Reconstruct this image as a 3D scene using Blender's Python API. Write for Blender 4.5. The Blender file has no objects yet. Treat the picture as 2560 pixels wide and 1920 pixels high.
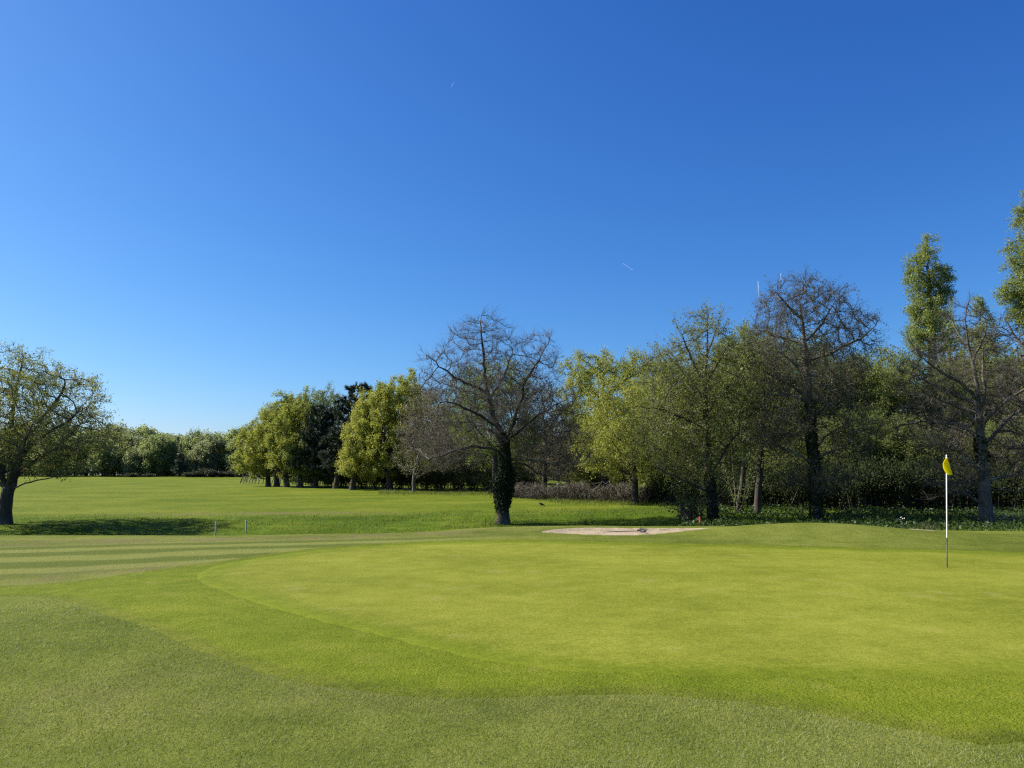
import bpy, math, random
import numpy as np
R = math.radians
sc = bpy.context.scene
col = sc.collection

# ------------------------------------------------------------------ camera, sky, sun, exposure
PITCH, FPX, EYE = R(6.88), 1923.0, 1.7
cam_d = bpy.data.cameras.new('camera'); cam = bpy.data.objects.new('camera', cam_d); col.objects.link(cam)
cam_d.sensor_width = 36; cam_d.lens = 36 * FPX / 2560; cam_d.clip_start = .1; cam_d.clip_end = 30000
cam.location = (0, 0, EYE); cam.rotation_euler = (R(90) + PITCH, 0, 0)
sc.camera = cam

SUN_EL, SUN_AZ = R(41), R(-77)            # azimuth clockwise from +Y (the view direction)
world = bpy.data.worlds.new('World'); sc.world = world; world.use_nodes = True
wn = world.node_tree; bg = wn.nodes['Background']
sky = wn.nodes.new('ShaderNodeTexSky'); sky.sky_type = 'NISHITA'; sky.sun_disc = False
sky.sun_elevation = SUN_EL; sky.sun_rotation = SUN_AZ % (2 * math.pi)
sky.air_density = 1.0; sky.dust_density = 0.65; sky.ozone_density = 9.0; sky.altitude = 0
SKY_S, EXPO = 0.074, 1.1
# the camera's rich blue: one colour response for the whole sky, each channel raised to a power
sep = wn.nodes.new('ShaderNodeSeparateColor'); cmb = wn.nodes.new('ShaderNodeCombineColor'); wn.links.new(sky.outputs[0], sep.inputs[0])
K = SKY_S * 2 ** EXPO
for ch, (g, c) in enumerate(((1.6, 1.22), (1.24, .94), (.88, .95))):
    a = wn.nodes.new('ShaderNodeMath'); a.operation = 'MULTIPLY'; a.inputs[1].default_value = K; wn.links.new(sep.outputs[ch], a.inputs[0])
    p_ = wn.nodes.new('ShaderNodeMath'); p_.operation = 'POWER'; p_.inputs[1].default_value = g; wn.links.new(a.outputs[0], p_.inputs[0])
    q_ = wn.nodes.new('ShaderNodeMath'); q_.operation = 'MULTIPLY'; q_.inputs[1].default_value = c / K; wn.links.new(p_.outputs[0], q_.inputs[0]); wn.links.new(q_.outputs[0], cmb.inputs[ch])
wn.links.new(cmb.outputs[0], bg.inputs[0]); bg.inputs[1].default_value = SKY_S
sun_d = bpy.data.lights.new('sun', 'SUN'); sun_d.energy = 4.9; sun_d.angle = R(.53); sun_d.color = (1, .94, .84)
sun = bpy.data.objects.new('sun', sun_d); col.objects.link(sun)
sx, sy, sz = math.sin(SUN_AZ) * math.cos(SUN_EL), math.cos(SUN_AZ) * math.cos(SUN_EL), math.sin(SUN_EL)
from mathutils import Vector
sun.rotation_euler = Vector((sx, sy, sz)).to_track_quat('Z', 'Y').to_euler(); sun.location = (-40, 10, 40)
vs = sc.view_settings; vs.view_transform = 'Standard'; vs.look = 'None'; vs.gamma = 1; vs.use_curve_mapping = False
vs.exposure = EXPO
sc.cycles.max_bounces = 8; sc.cycles.diffuse_bounces = 5; sc.cycles.transmission_bounces = 6; sc.cycles.transparent_max_bounces = 6
sc.cycles.use_denoising = False; sc.cycles.filter_width = 1.25

# ------------------------------------------------------------------ photograph pixel -> place
CP, SP = math.cos(PITCH), math.sin(PITCH)
def P(x, y, Y):
    u, v = (x - 1280) / FPX, (960 - y) / FPX
    d = np.array([u, CP - v * SP, SP + v * CP])
    return np.array([0, 0, EYE]) + d * (Y / d[1])
def flat(x, y):                      # where the ray meets z = 0
    u, v = (x - 1280) / FPX, (960 - y) / FPX
    d = np.array([u, CP - v * SP, SP + v * CP]); s = -EYE / d[2]
    return np.array([d[0] * s, d[1] * s])

# ------------------------------------------------------------------ terrain
def pchip(xk, yk, x):
    xk, yk = np.asarray(xk, float), np.asarray(yk, float)
    h = np.diff(xk); d = np.diff(yk) / h; m = np.zeros(len(xk))
    for i in range(1, len(xk) - 1):
        if d[i - 1] * d[i] > 0:
            w1, w2 = 2 * h[i] + h[i - 1], h[i] + 2 * h[i - 1]
            m[i] = (w1 + w2) / (w1 / d[i - 1] + w2 / d[i])
    m[-1] = d[-1]
    i = np.clip(np.searchsorted(xk, x, side='right') - 1, 0, len(h) - 1)
    t = np.clip((x - xk[i]) / h[i], 0, 1)
    return yk[i] * (1 + 2 * t) * (1 - t) ** 2 + h[i] * m[i] * t * (1 - t) ** 2 + yk[i + 1] * t * t * (3 - 2 * t) + h[i] * m[i + 1] * t * t * (t - 1)
YS = np.arange(0, 320.01, .25)
FAR = [(60, -.05), (88, .44), (120, .9), (190, 1.8), (230, 2.2), (320, 2.4)]
COLS = [
    (-600, [(0, 0), (19, 0), (25.5, -.2), (28.5, -.95), (31, -1.0), (36, -.58), (41.5, -.38)] + FAR),
    (500, [(0, 0), (19, 0), (25.5, -.2), (28.5, -.95), (31, -1.0), (36, -.62), (41.5, -.36)] + FAR),
    (900, [(0, 0), (19, 0), (25.5, -.12), (28.5, -.8), (31, -.9), (36, -.6), (42, -.32), (56, -.06), (72, .23), (88, .5), (120, .9), (190, 1.8), (320, 2.4)]),
    (1257, [(0, 0), (20, 0), (26, .02), (29, -.5), (32, -.72), (37, -.5), (43, -.2), (56, .08), (72, .26), (88, .4), (120, .9), (190, 1.8), (320, 2.4)]),
    (1500, [(0, 0), (20, 0), (26.5, .03), (29.5, -.55), (32, -.78), (36, -.52), (43, -.15), (56, .06), (72, .2), (120, .5), (190, 1.0), (320, 1.5)]),
    (1780, [(0, 0), (20, 0), (27, 0), (29.5, -.4), (32, -.42), (36, -.2), (43, -.1), (56, .0), (72, .1), (120, .4), (190, .8), (320, 1.2)]),
    (2040, [(0, 0), (20, 0), (25, -.02), (29, -.35), (33, -.3), (35, -.26), (50, -.1), (72, .1), (120, .4), (190, .8), (320, 1.2)]),
    (3200, [(0, 0), (17, 0), (24, -.05), (28, -.3), (33, -.3), (36, -.25), (50, -.1), (72, .1), (120, .4), (190, .8), (320, 1.2)]),
]
COLT = np.array([(c[0] - 1280) / FPX for c in COLS])
TAB = np.array([pchip([k[0] for k in c[1]], [k[1] for k in c[1]], YS) for c in COLS])
def smooth(a, b, x):
    t = np.clip((x - a) / (b - a), 0, 1); return t * t * (3 - 2 * t)
_rn = np.random.default_rng(5)
_W = [(_rn.uniform(.12, .5), _rn.uniform(0, 6.28), _rn.uniform(0, 6.28), _rn.uniform(.4, 1)) for _ in range(14)]
def undul(X, Y):
    s = 0
    for k, a, ph, w in _W:
        s = s + w * np.sin(k * (X * math.cos(a) + Y * math.sin(a)) + ph)
    return s / 14
_W2 = [(_rn.uniform(1.2, 4.5), _rn.uniform(0, 6.28), _rn.uniform(0, 6.28), _rn.uniform(.4, 1)) for _ in range(16)]
def lumps(X, Y):
    s = 0
    for k, a, ph, w in _W2:
        s = s + w * np.sin(k * (X * math.cos(a) + Y * math.sin(a)) + ph)
    return s / 16
def bunker_sd(X, Y):                 # < 1 inside the bunker (a bent oval)
    u = (X - 4.0) / 3.2; Yc = 24.5 + .10 * (X - 4.0) + .2 * np.sin(X * 1.3)
    w = (Y - Yc) / (1.5 - .15 * np.cos(X * 1.1))
    return np.sqrt(u * u + w * w)
def green_fall(X, Y):
    u, w = (X - 3.6) / 9.5, (Y - 12.5) / 7.2; d = np.sqrt(u * u + w * w)
    return -.16 * smooth(.86, 1.35, d) * (1 - smooth(13, 19, Y)) * (1 - smooth(6, 12, X)) * smooth(4.0, 6.5, np.hypot(X, Y))
def H(X, Y):
    X, Y = np.asarray(X, float), np.asarray(Y, float)
    Yc = np.clip(Y, 0, 319.9)
    t = np.clip(X / np.maximum(Yc, 8.), COLT[0], COLT[-1])
    i = np.clip(np.searchsorted(COLT, t, side='right') - 1, 0, len(COLT) - 2)
    f = (t - COLT[i]) / (COLT[i + 1] - COLT[i]); f = f * f * (3 - 2 * f)
    k = np.clip((Yc / .25).astype(int), 0, len(YS) - 2); g = Yc / .25 - k
    za = TAB[i, k] * (1 - g) + TAB[i, k + 1] * g; zb = TAB[i + 1, k] * (1 - g) + TAB[i + 1, k + 1] * g
    z = za * (1 - f) + zb * f
    z = z + .33 * np.exp(-((X - 9.0) / 3.3) ** 2 - ((Y - 23.3) / 1.8) ** 2) * 1.0
    z = z + .05 * np.exp(-((X - 1.2) / 2.2) ** 2 - ((Y - 26.2) / 1.0) ** 2)
    z = z + .06 * undul(X, Y) * smooth(6, 14, np.hypot(X, Y)) * (1 + smooth(40, 90, Y) * 1.5)
    z = z + .17 * lumps(X * .8, Y * .8) * smooth(27, 30, Y) * (1 - smooth(37, 44, Y)) + .10 * undul(X * 1.6, Y * 1.6) * smooth(40, 46, Y) * (1 - smooth(75, 95, Y))
    z = z + green_fall(X, Y)
    z = z - (.15 - .06 * np.clip((Y - 24.3) / 1.8, -1, 1)) * (1 - smooth(.84, 1.01, bunker_sd(X, Y)))
    return z

# ------------------------------------------------------------------ mesh and tag helpers
def mesh_np(name, verts, tris=None, quads=None, mats=(), tri_mat=None, quad_mat=None, smooth_=True, tint=None, fattr=None):
    me = bpy.data.meshes.new(name)
    verts = np.asarray(verts, np.float32)
    tris = np.zeros((0, 3), np.int32) if tris is None else np.asarray(tris, np.int32)
    quads = np.zeros((0, 4), np.int32) if quads is None else np.asarray(quads, np.int32)
    nt, nq = len(tris), len(quads)
    me.vertices.add(len(verts)); me.vertices.foreach_set('co', verts.ravel())
    me.loops.add(nt * 3 + nq * 4); me.loops.foreach_set('vertex_index', np.concatenate([tris.ravel(), quads.ravel()]).astype(np.int32))
    me.polygons.add(nt + nq)
    ls = np.concatenate([np.arange(nt) * 3, nt * 3 + np.arange(nq) * 4]).astype(np.int32)
    me.polygons.foreach_set('loop_start', ls)
    me.update(calc_edges=True)
    me.polygons.foreach_set('use_smooth', np.full(nt + nq, smooth_, bool))
    for m in mats: me.materials.append(m)
    if tri_mat is not None or quad_mat is not None:
        mi = np.concatenate([np.zeros(nt, np.int32) if tri_mat is None else np.broadcast_to(tri_mat, nt),
                             np.zeros(nq, np.int32) if quad_mat is None else np.broadcast_to(quad_mat, nq)]).astype(np.int32)
        me.polygons.foreach_set('material_index', mi)
    if tint is not None:
        a = me.attributes.new('tint', 'FLOAT', 'FACE'); a.data.foreach_set('value', np.asarray(tint, np.float32))
    return me
def link(name, me, parent=None, loc=None):
    o = bpy.data.objects.new(name, me); col.objects.link(o)
    if parent is not None: o.parent = parent
    if loc is not None: o.location = loc
    return o
def tag(o, label=None, cat=None, group=None, kind=None):
    if label: o['label'] = label
    if cat: o['category'] = cat
    if group: o['group'] = group
    if kind: o['kind'] = kind
    return o
def empty(name, loc, label, cat, group=None):
    o = bpy.data.objects.new(name, None); col.objects.link(o); o.location = loc; o.empty_display_size = .3
    return tag(o, label, cat, group)
def copy_tree(o, loc, rz, scale, label, group=None, keep_group=True):
    c = o.copy(); col.objects.link(c); c.location = loc; c.rotation_euler = (0, 0, rz); c.scale = scale
    c['label'] = label
    if group: c['group'] = group
    for ch in list(o.children):
        d = ch.copy(); col.objects.link(d); d.parent = c
    return c
class MB:                            # collects simple solids into one mesh
    def __init__(s): s.v = []; s.t = []; s.q = []; s.n = 0
    def add(s, v, t=None, q=None):
        v = np.asarray(v, float); s.v.append(v)
        if t is not None and len(t): s.t.append(np.asarray(t) + s.n)
        if q is not None and len(q): s.q.append(np.asarray(q) + s.n)
        s.n += len(v)
    def lathe(s, pts, rad, k=10, caps=True):      # tube through pts with radii
        pts = np.asarray(pts, float); n = len(pts); rad = np.broadcast_to(rad, n)
        d = np.gradient(pts, axis=0); d /= np.linalg.norm(d, axis=1)[:, None] + 1e-9
        ref = np.array([0, 0, 1.]) if abs(d[0, 2]) < .9 else np.array([1., 0, 0])
        u = ref - d * (d @ ref)[:, None]; u /= np.linalg.norm(u, axis=1)[:, None]; w = np.cross(d, u)
        a = np.arange(k) * 2 * math.pi / k
        v = pts[:, None] + rad[:, None, None] * (u[:, None] * np.cos(a)[None, :, None] + w[:, None] * np.sin(a)[None, :, None])
        q = [(i * k + j, i * k + (j + 1) % k, (i + 1) * k + (j + 1) % k, (i + 1) * k + j) for i in range(n - 1) for j in range(k)]
        vv = list(v.reshape(-1, 3)); t = []
        if caps:
            vv += [pts[0], pts[-1]]
            t = [(n * k, (j + 1) % k, j) for j in range(k)] + [(n * k + 1, (n - 1) * k + j, (n - 1) * k + (j + 1) % k) for j in range(k)]
        s.add(vv, t, q)
    def box(s, c, size, rot=None, taper=1.0):
        c = np.asarray(c, float); h = np.asarray(size, float) / 2
        v = np.array([(x * (taper if z > 0 else 1), y * (taper if z > 0 else 1), z) for z in (-1, 1) for x, y in ((-1, -1), (1, -1), (1, 1), (-1, 1))]) * h
        if rot is not None: v = v @ np.asarray(rot).T
        s.add(v + c, None, [(3, 2, 1, 0), (4, 5, 6, 7), (0, 1, 5, 4), (1, 2, 6, 5), (2, 3, 7, 6), (3, 0, 4, 7)])
    def mesh(s, name, mat, smooth_=True):
        return mesh_np(name, np.concatenate(s.v), np.concatenate(s.t) if s.t else None, np.concatenate(s.q) if s.q else None, (mat,), smooth_=smooth_)

# ------------------------------------------------------------------ materials
def new_mat(name):
    m = bpy.data.materials.new(name); m.use_nodes = True; nt = m.node_tree; nt.nodes.clear()
    out = nt.nodes.new('ShaderNodeOutputMaterial')
    return m, nt, out
def N(nt, typ, **kw):
    n = nt.nodes.new(typ)
    for k, v in kw.items():
        if k in n.inputs: n.inputs[k].default_value = v
        else: setattr(n, k, v)
    return n
def ramp(nt, fac, stops, interp='LINEAR'):
    n = nt.nodes.new('ShaderNodeValToRGB'); cr = n.color_ramp; cr.interpolation = interp
    while len(cr.elements) < len(stops): cr.elements.new(.5)
    for e, (p, c) in zip(cr.elements, stops):
        e.position = p; e.color = (*c, 1) if len(c) == 3 else c
    nt.links.new(fac, n.inputs[0]); return n.outputs[0]
def mixc(nt, fac, a, b, mode='MIX'):
    n = nt.nodes.new('ShaderNodeMix'); n.data_type = 'RGBA'; n.blend_type = mode
    for s, v in ((n.inputs[0], fac), (n.inputs[6], a), (n.inputs[7], b)):
        if hasattr(v, 'is_linked') or hasattr(v, 'links'): nt.links.new(v, s)
        else: s.default_value = v if not isinstance(v, tuple) else (*v, 1)
    return n.outputs[2]
def math_(nt, op, a, b=None, clamp=False):
    n = nt.nodes.new('ShaderNodeMath'); n.operation = op; n.use_clamp = clamp
    for s, v in zip(n.inputs, (a, b)):
        if v is None: continue
        if hasattr(v, 'links'): nt.links.new(v, s)
        else: s.default_value = v
    return n.outputs[0]
def noise(nt, vec, scale, detail=4, rough=.55, dist=0.0):
    n = N(nt, 'ShaderNodeTexNoise'); n.inputs['Scale'].default_value = scale; n.inputs['Detail'].default_value = detail
    n.inputs['Roughness'].default_value = rough; n.inputs['Distortion'].default_value = dist
    if vec is not None: nt.links.new(vec, n.inputs['Vector'])
    return n.outputs['Fac']
def simple_mat(name, colr, rough=.6, spec=.3, metal=0, nscale=0, namp=.25, coord='Object'):
    m, nt, out = new_mat(name)
    b = N(nt, 'ShaderNodeBsdfPrincipled'); b.inputs['Roughness'].default_value = rough
    b.inputs['Specular IOR Level'].default_value = spec; b.inputs['Metallic'].default_value = metal
    if nscale:
        tc = N(nt, 'ShaderNodeTexCoord'); f = noise(nt, tc.outputs[coord], nscale)
        c = ramp(nt, f, [(.3, tuple(v * (1 - namp) for v in colr)), (.7, tuple(min(1, v * (1 + namp)) for v in colr))])
        nt.links.new(c, b.inputs['Base Color'])
    else: b.inputs['Base Color'].default_value = (*colr, 1)
    nt.links.new(b.outputs[0], out.inputs[0]); return m
def leaf_mat(name, c0, c1, c2, trans=.38, rough=.5, spec=.25, hue=.0):
    m, nt, out = new_mat(name)
    at = N(nt, 'ShaderNodeAttribute'); at.attribute_name = 'tint'
    oi = N(nt, 'ShaderNodeObjectInfo')
    f = math_(nt, 'ADD', at.outputs['Fac'], math_(nt, 'MULTIPLY', math_(nt, 'SUBTRACT', oi.outputs['Random'], .5), hue), clamp=True)
    lift = lambda q: (q[0] * 1.12, q[1] * 1.12, q[2] * 1.45) if name.startswith('leaf') or name.startswith('shrub') else q
    c = ramp(nt, f, [(0, lift(c0)), (.5, lift(c1)), (1, lift(c2))])
    b = N(nt, 'ShaderNodeBsdfPrincipled'); b.inputs['Roughness'].default_value = rough; b.inputs['Specular IOR Level'].default_value = spec
    nt.links.new(c, b.inputs['Base Color'])
    t = N(nt, 'ShaderNodeBsdfTranslucent'); ct = mixc(nt, 1.0, c, (1.0, 1.0, .7), 'MULTIPLY'); nt.links.new(ct, t.inputs[0])
    mx = N(nt, 'ShaderNodeMixShader'); mx.inputs[0].default_value = trans
    nt.links.new(b.outputs[0], mx.inputs[1]); nt.links.new(t.outputs[0], mx.inputs[2]); nt.links.new(mx.outputs[0], out.inputs[0])
    return m
def bark_mat(name, c0, c1, c2, scale=6, hgt=.6):
    m, nt, out = new_mat(name)
    tc = N(nt, 'ShaderNodeTexCoord'); mp = N(nt, 'ShaderNodeMapping'); mp.inputs['Scale'].default_value = (1, 1, .35)
    nt.links.new(tc.outputs['Object'], mp.inputs[0])
    f = noise(nt, mp.outputs[0], scale, 6, .65); g = noise(nt, tc.outputs['Object'], 1.3, 4)
    c = mixc(nt, math_(nt, 'MULTIPLY', smooth_node(nt, g, .5, .68), .8), ramp(nt, f, [(.3, c0), (.7, c1)]), c2)
    b = N(nt, 'ShaderNodeBsdfPrincipled'); b.inputs['Roughness'].default_value = .9; b.inputs['Specular IOR Level'].default_value = .2
    nt.links.new(c, b.inputs['Base Color'])
    bp = N(nt, 'ShaderNodeBump'); bp.inputs['Strength'].default_value = hgt; bp.inputs['Distance'].default_value = .04
    nt.links.new(f, bp.inputs['Height']); nt.links.new(bp.outputs[0], b.inputs['Normal'])
    nt.links.new(b.outputs[0], out.inputs[0]); return m
def smooth_node(nt, v, a, b):
    n = nt.nodes.new('ShaderNodeMapRange'); n.interpolation_type = 'SMOOTHSTEP'
    nt.links.new(v, n.inputs[0]); n.inputs[1].default_value = a; n.inputs[2].default_value = b
    return n.outputs[0]

def gl(c, f=.66, b=.5): return (c[0] * f, c[1] * f, c[2] * f * b)
def turf_mat(name, dark, mid, light, brown, fine=55, bump=.5, patch=1.0, edge=None):
    m, nt, out = new_mat(name)
    tc = N(nt, 'ShaderNodeTexCoord'); v = tc.outputs['Object']
    big = noise(nt, v, .35, 4, .6); med = noise(nt, v, 2.2, 5, .65); sm = noise(nt, v, fine * .25, 4, .75); fi = noise(nt, v, fine, 3, .7); gr = noise(nt, v, 28, 2, .8)
    a = math_(nt, 'ADD', math_(nt, 'MULTIPLY', med, .45 * patch), math_(nt, 'MULTIPLY', sm, .45))
    a = math_(nt, 'ADD', math_(nt, 'ADD', a, math_(nt, 'MULTIPLY', fi, .30)), math_(nt, 'MULTIPLY', gr, .45))
    a = math_(nt, 'ADD', a, math_(nt, 'MULTIPLY', math_(nt, 'SUBTRACT', big, .5), .6 * patch))
    mean = .225 * patch + .60
    c = ramp(nt, a, [(mean - .17, gl(dark)), (mean, gl(mid)), (mean + .17, gl(light))])
    br = math_(nt, 'MULTIPLY', smooth_node(nt, noise(nt, v, 1.1, 5, .7), .56, .75), .55)
    c = mixc(nt, br, c, gl(brown, b=.8))
    if edge:                        # towards its rim the cut grass mingles with the longer grass next to it
        at = N(nt, 'ShaderNodeAttribute'); at.attribute_name = 'rim'
        f = math_(nt, 'ADD', at.outputs['Fac'], math_(nt, 'MULTIPLY', math_(nt, 'SUBTRACT', noise(nt, v, 9, 4, .8), .5), 1.1))
        f = math_(nt, 'MULTIPLY', smooth_node(nt, f, .35, .85), .85)
        c = mixc(nt, f, c, ramp(nt, a, [(mean - .17, gl(edge[0])), (mean, gl(edge[1])), (mean + .17, gl(edge[2]))]))
    b = N(nt, 'ShaderNodeBsdfPrincipled'); b.inputs['Roughness'].default_value = .85; b.inputs['Specular IOR Level'].default_value = .04
    nt.links.new(c, b.inputs['Base Color'])
    bp = N(nt, 'ShaderNodeBump'); bp.inputs['Strength'].default_value = bump; bp.inputs['Distance'].default_value = .02
    nt.links.new(math_(nt, 'ADD', math_(nt, 'ADD', fi, sm), gr), bp.inputs['Height']); nt.links.new(bp.outputs[0], b.inputs['Normal'])
    nt.links.new(b.outputs[0], out.inputs[0]); return m

def ground_mat():
    m, nt, out = new_mat('turf_ground')
    tc = N(nt, 'ShaderNodeTexCoord'); v = tc.outputs['Object']
    zn = N(nt, 'ShaderNodeVertexColor'); zn.layer_name = 'zone'
    sp = N(nt, 'ShaderNodeSeparateColor'); nt.links.new(zn.outputs[0], sp.inputs[0])
    lng, fwy, dry = sp.outputs[0], sp.outputs[1], sp.outputs[2]
    big = noise(nt, v, .18, 4, .6); med = noise(nt, v, 1.4, 5, .65); sm = noise(nt, v, 9, 4, .7); fi = noise(nt, v, 45, 3, .7)
    a = math_(nt, 'ADD', math_(nt, 'MULTIPLY', med, .4), math_(nt, 'MULTIPLY', sm, .3))
    a = math_(nt, 'ADD', a, math_(nt, 'MULTIPLY', fi, .3)); a = math_(nt, 'ADD', a, math_(nt, 'MULTIPLY', math_(nt, 'SUBTRACT', big, .5), .6))
    ms = N(nt, 'ShaderNodeMapping'); ms.inputs['Scale'].default_value = (.035, .30, 1); nt.links.new(v, ms.inputs[0])
    a = math_(nt, 'ADD', a, math_(nt, 'MULTIPLY', math_(nt, 'SUBTRACT', noise(nt, ms.outputs[0], 1.0, 5, .6), .5), .38))
    rough = ramp(nt, a, [(.37, gl((.095, .125, .022), .70, .75)), (.5, gl((.15, .18, .036), .70, .75)), (.63, gl((.21, .23, .060), .70, .75))])
    field = ramp(nt, a, [(.37, gl((.105, .150, .016), .68, .7)), (.5, gl((.145, .185, .020), .68, .7)), (.63, gl((.19, .215, .036), .68, .7))])
    longg = ramp(nt, a, [(.37, gl((.060, .11, .010), .68, .7)), (.5, gl((.10, .16, .014), .68, .7)), (.63, gl((.155, .20, .028), .68, .7))])
    # mowing stripes: grass laid two ways
    ma = N(nt, 'ShaderNodeMapping'); ma.inputs['Rotation'].default_value = (0, 0, R(-19)); nt.links.new(v, ma.inputs[0])
    sx_ = N(nt, 'ShaderNodeSeparateXYZ'); nt.links.new(ma.outputs[0], sx_.inputs[0])
    wob = math_(nt, 'MULTIPLY', math_(nt, 'SUBTRACT', noise(nt, v, .5, 3), .5), .9)
    ph = math_(nt, 'MULTIPLY', math_(nt, 'ADD', sx_.outputs[1], wob), 2 * math.pi / 1.72)
    st = smooth_node(nt, math_(nt, 'SINE', math_(nt, 'ADD', ph, .9)), -.6, .6)
    strp = mixc(nt, st, gl((.115, .145, .030), .7, .8), gl((.215, .232, .062), .7, .9))
    strp = mixc(nt, math_(nt, 'MULTIPLY', math_(nt, 'ABSOLUTE', math_(nt, 'SUBTRACT', a, .5)), 1.6, clamp=True), strp, (.09, .105, .026))
    c = mixc(nt, zn.outputs[1], rough, field)          # alpha of the attribute marks the far field
    c = mixc(nt, fwy, c, strp); c = mixc(nt, lng, c, longg)
    dn = math_(nt, 'MULTIPLY', dry, smooth_node(nt, noise(nt, v, .8, 5, .7), .34, .66))
    c = mixc(nt, dn, c, (.135, .110, .055))
    b = N(nt, 'ShaderNodeBsdfPrincipled'); b.inputs['Roughness'].default_value = .88; b.inputs['Specular IOR Level'].default_value = .04
    nt.links.new(c, b.inputs['Base Color'])
    bp = N(nt, 'ShaderNodeBump'); bp.inputs['Strength'].default_value = .6; bp.inputs['Distance'].default_value = .04
    nt.links.new(math_(nt, 'ADD', math_(nt, 'ADD', fi, sm), math_(nt, 'MULTIPLY', med, 1.5)), bp.inputs['Height']); nt.links.new(bp.outputs[0], b.inputs['Normal'])
    nt.links.new(b.outputs[0], out.inputs[0]); return m

def sand_mat():
    m, nt, out = new_mat('bunker_sand'); tc = N(nt, 'ShaderNodeTexCoord'); v = tc.outputs['Object']
    f = noise(nt, v, 3, 5, .7); g = noise(nt, v, 60, 3, .7)
    w = N(nt, 'ShaderNodeTexWave'); w.inputs['Scale'].default_value = 4.5; w.inputs['Distortion'].default_value = 5; nt.links.new(v, w.inputs[0])
    c = ramp(nt, math_(nt, 'ADD', math_(nt, 'MULTIPLY', f, .7), math_(nt, 'MULTIPLY', g, .3)), [(.35, (.265, .205, .135)), (.62, (.385, .315, .215))])
    b = N(nt, 'ShaderNodeBsdfPrincipled'); b.inputs['Roughness'].default_value = .95; b.inputs['Specular IOR Level'].default_value = .1
    nt.links.new(c, b.inputs['Base Color'])
    bp = N(nt, 'ShaderNodeBump'); bp.inputs['Strength'].default_value = .8; bp.inputs['Distance'].default_value = .05
    nt.links.new(math_(nt, 'ADD', math_(nt, 'MULTIPLY', g, .6), f), bp.inputs['Height']); nt.links.new(bp.outputs[0], b.inputs['Normal'])
    nt.links.new(b.outputs[0], out.inputs[0]); return m

M = {}
M['ground'] = ground_mat()
FR = ((.105, .150, .018), (.160, .204, .027), (.225, .256, .05))
M['green'] = turf_mat('putting_turf', (.155, .180, .034), (.226, .250, .056), (.302, .318, .09), (.29, .26, .12), fine=60, bump=.4, patch=.9, edge=FR)
M['fringe'] = turf_mat('fringe_turf', *FR, (.23, .21, .07), fine=45, bump=.7, edge=((.085, .112, .024), (.135, .16, .036), (.20, .21, .07)))
M['sand'] = sand_mat()
M['bark'] = bark_mat('bark_grey', (.05, .043, .035), (.14, .125, .105), (.24, .225, .20))
M['bark_dark'] = bark_mat('bark_dark', (.028, .024, .02), (.075, .063, .052), (.11, .105, .085))
M['twig'] = simple_mat('twig_bark', (.085, .073, .058), .85, .2, nscale=1.5, namp=.4)
M['twig_alder'] = simple_mat('twig_alder', (.075, .062, .054), .85, .2, nscale=1.5, namp=.4)
M['leaf_oak'] = leaf_mat('leaf_oak', (.13, .155, .035), (.18, .205, .045), (.22, .205, .062), .5)
M['leaf_yellow'] = leaf_mat('leaf_yellow', (.17, .205, .03), (.24, .262, .04), (.31, .305, .06), .55, hue=.3)
M['leaf_fresh'] = leaf_mat('leaf_fresh', (.115, .16, .022), (.165, .21, .03), (.22, .25, .045), .5, hue=.5)
M['leaf_dull'] = leaf_mat('leaf_dull', (.09, .125, .030), (.132, .168, .042), (.18, .205, .062), .5, hue=.6)
M['leaf_grey'] = leaf_mat('leaf_grey', (.11, .10, .055), (.145, .135, .065), (.18, .17, .075), .4, hue=.5)
M['leaf_poplar'] = leaf_mat('leaf_poplar', (.12, .165, .032), (.18, .22, .042), (.25, .275, .07), .48, .5, .3)
M['leaf_alder'] = leaf_mat('leaf_alder', (.12, .145, .03), (.165, .185, .04), (.21, .22, .05), .48)
M['leaf_far'] = leaf_mat('leaf_far', (.155, .20, .065), (.205, .25, .085), (.26, .29, .11), .58, hue=.6)  # both far leaf colours are lightened in place of distance haze
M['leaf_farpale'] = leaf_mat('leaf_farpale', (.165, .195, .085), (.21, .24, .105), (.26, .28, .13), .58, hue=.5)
M['leaf_alderbud'] = leaf_mat('leaf_alderbud', (.06, .055, .03), (.085, .085, .035), (.12, .125, .04), .35)
M['leaf_olive'] = leaf_mat('leaf_olive', (.108, .135, .028), (.155, .18, .038), (.21, .225, .056), .55, hue=.6)
M['leaf_wood'] = leaf_mat('leaf_wood', (.10, .135, .03), (.148, .178, .042), (.20, .215, .06), .55, hue=.6)
M['needle'] = leaf_mat('pine_needle', (.022, .036, .024), (.034, .052, .034), (.06, .08, .05), .2, .5, .3)
M['ivy'] = leaf_mat('ivy_leaf', (.012, .020, .008), (.022, .034, .012), (.045, .06, .022), .15, .75, .12)
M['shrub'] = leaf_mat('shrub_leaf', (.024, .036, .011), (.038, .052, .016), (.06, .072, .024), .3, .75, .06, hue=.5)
M['gorse'] = leaf_mat('gorse_leaf', (.035, .042, .024), (.055, .062, .034), (.08, .085, .045), .25)
M['grass_rough'] = leaf_mat('grass_rough', (.13, .172, .034), (.22, .258, .062), (.40, .415, .22), .45, .55, .32)
M['grass_fringe'] = leaf_mat('grass_fringe', (.092, .132, .012), (.136, .178, .02), (.19, .225, .04), .4, .6, .12)
M['grass_green'] = leaf_mat('grass_green', (.11, .132, .022), (.16, .182, .034), (.215, .23, .06), .3, .6, .12)
M['grass_long'] = leaf_mat('grass_long', (.07, .108, .012), (.115, .150, .02), (.175, .195, .045), .45, .55, .2)
M['nettle'] = leaf_mat('nettle', (.022, .046, .010), (.038, .07, .014), (.068, .10, .022), .35)
M['straw'] = leaf_mat('straw', (.18, .15, .09), (.26, .22, .14), (.34, .30, .20), .2)
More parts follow.
